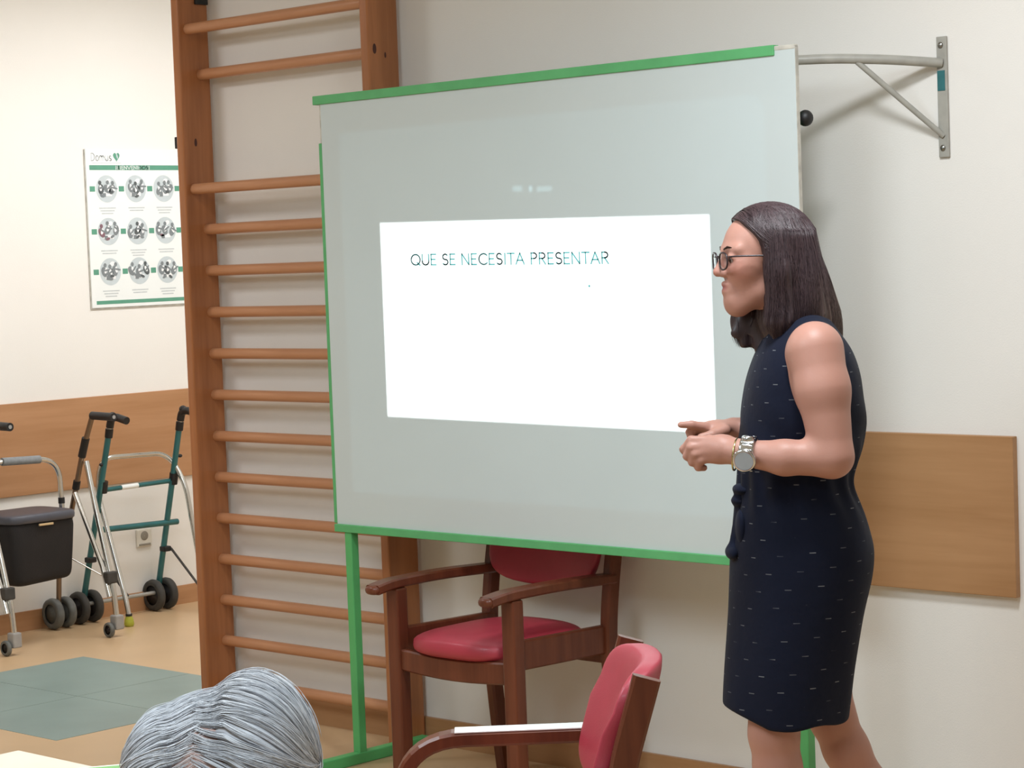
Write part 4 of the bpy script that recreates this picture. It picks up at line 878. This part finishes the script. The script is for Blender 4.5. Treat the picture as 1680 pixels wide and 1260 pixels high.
me = S.mesh('body', (-0.24, -0.28, 0.0), (0.50, 0.28, HZ+0.1), 0.006, 1); P = coords(me)
set_col(me, np.tile(lin('#c7aaa2'), (len(P), 1))); link('body', me, 'skin', ls)
Cg = Field(); Cg.u(Loft([(0.46, 0.045, -0.215, 0.18), (0.62, 0.075, -0.215, 0.182), (0.80, 0.045, -0.205, 0.185), (0.88, 0.005, -0.165, 0.145), (0.915, -0.02, -0.125, 0.09)]), 0)
for s in (-1, 1): Cg.u(Cn((-0.08, 0.155*s, 0.84), (-0.03, 0.215*s, 0.62), 0.058, 0.048), 0.03).u(Cn((-0.03, 0.215*s, 0.62), (0.155, 0.127*s, 0.588), 0.048, 0.036), 0.02)
Cg.sub(Cn((0.16, 0.126, 0.588), (0.3, 0.08, 0.57), 0.05, 0.06), 0.004).sub(Cn((0.16, -0.126, 0.588), (0.3, -0.08, 0.57), 0.05, 0.06), 0.004)
link('cardigan', Cg.mesh('cardigan', (-0.26, -0.29, 0.44), (0.26, 0.29, 0.95), 0.007, 1), 'cardigan', ls)
Tr_ = Field()
for s in (-1, 1): Tr_.u(Cn((-0.11, 0.085*s, 0.535), (0.31, 0.10*s, 0.505), 0.085, 0.064), 0.02).u(Cn((0.31, 0.10*s, 0.50), (0.325, 0.10*s, 0.10), 0.062, 0.050), 0.02)
link('trousers', Tr_.mesh('trousers', (-0.26, -0.2, 0.03), (0.42, 0.2, 0.66), 0.007, 1), 'trousers', ls)
for s in (-1, 1):
    f_ = Field().u(Cn((0.315, 0.10*s, 0.045), (0.46, 0.112*s, 0.036), 0.044, 0.036), 0).cut(lambda P: -P[:, 2], 0.002)
    link('shoe', f_.mesh('shoe', (0.25, 0.10*s-0.06, -0.004), (0.52, 0.10*s+0.06, 0.1), 0.005, 1), 'shoe', ls)
G = Field()
G.u(El(kk((0.0, -0.033, 0.006)), (0.093, 0.056, 0.076)), 0)
G.u(El(kk((-0.012, 0.047, -0.006)), (0.080, 0.040, 0.060)), 0.003)
G.u(El(kk((-0.025, 0, -0.06)), (0.078, 0.084, 0.070)), 0.03)
GS = Field(); GS.p = list(G.p); GS.u(El(kk((0, 0, -0.012)), (0.099, 0.077, 0.079)), 0.003)
me0 = G.mesh('hair', (-0.13, -0.12, HZ-0.15), (0.12, 0.12, HZ+0.12), 0.0045, 1); V0 = coords(me0)
Q0 = np.empty(len(me0.polygons)*4, np.int32); me0.loops.foreach_get('vertex_index', Q0); Q0 = Q0.reshape(-1, 4)
n, m_ = 11000, 11
sd_ = np.where(rng.uniform(0, 1, n) < 0.42, 1.0, -1.0); ncl = 130; cl = rng.uniform(-0.9, 2.1, ncl); ga = cl[rng.integers(0, ncl, n)]+rng.normal(0, 0.05, n)
b0 = np.where(ga > 1.0, rng.uniform(-0.10, 0.16, n), rng.uniform(-0.20, 0.02, n))+np.abs(rng.normal(0, 0.6, n)); ln = rng.uniform(0.35, 0.9, n); t = np.linspace(0, 1, m_)[None]
be = b0[:, None]+ln[:, None]*t; gm = ga[:, None]+0.55*be*np.where(sd_ > 0, 0.8, 1.0)[:, None]+0.05*np.sin(be*4+np.round(ga*14)[:, None])
cb_ = np.cos(be); dr_ = np.stack([-np.sin(gm)*cb_, sd_[:, None]*np.sin(be)+0.17*cb_, np.cos(gm)*cb_], -1)
Pt = (dr_*0.10).reshape(-1, 3)+K; lift = rng.uniform(-0.0006, 0.0016, n)+rng.exponential(0.0010, n)*(rng.uniform(0, 1, n) < 0.15)
lf_ = (lift[:, None]+0.002*np.sin(np.clip(t, 0, 1)*PI)*rng.uniform(0, 1, n)[:, None]).ravel()
Pt = project(Pt, GS, lf_, 4).reshape(n, m_, 3)
ok_ = (Pt[:, :, 2] > HZ-0.13).all(1) & (np.linalg.norm(np.diff(Pt, axis=1), axis=2).max(1) < 0.03); Pt = Pt[ok_]
cv_ = 0.5+0.5*np.sin(np.round(ga[ok_]*40)*1.7+sd_[ok_]); rnd = np.clip(0.45*rng.uniform(0, 1, len(Pt))+0.55*cv_, 0, 1)
V1, Q1 = strands(Pt, rng.uniform(0.00025, 0.00055, len(Pt)))
V = np.concatenate([V0, V1]); Q = np.concatenate([Q0, Q1+len(V0)]); me = quad_mesh('hair', V, Q)
rv = np.concatenate([np.full(len(V0), 0.35), np.repeat(rnd, m_*3)])
set_col(me, mix(np.tile(lin('#a7a9b0'), (len(V), 1)), lin('#e8ebf0'), rv)); bpy.data.meshes.remove(me0); link('hair', me, 'hair', ls)
cc_ = copy_tree(ca); cc_.location = (hc.x+0.03*math.cos(l_rot), hc.y+0.03*math.sin(l_rot), 0); cc_.rotation_euler.z = l_rot+PI/2
cc_['label'] = 'wooden armchair with crimson seat under the grey-haired seated person'
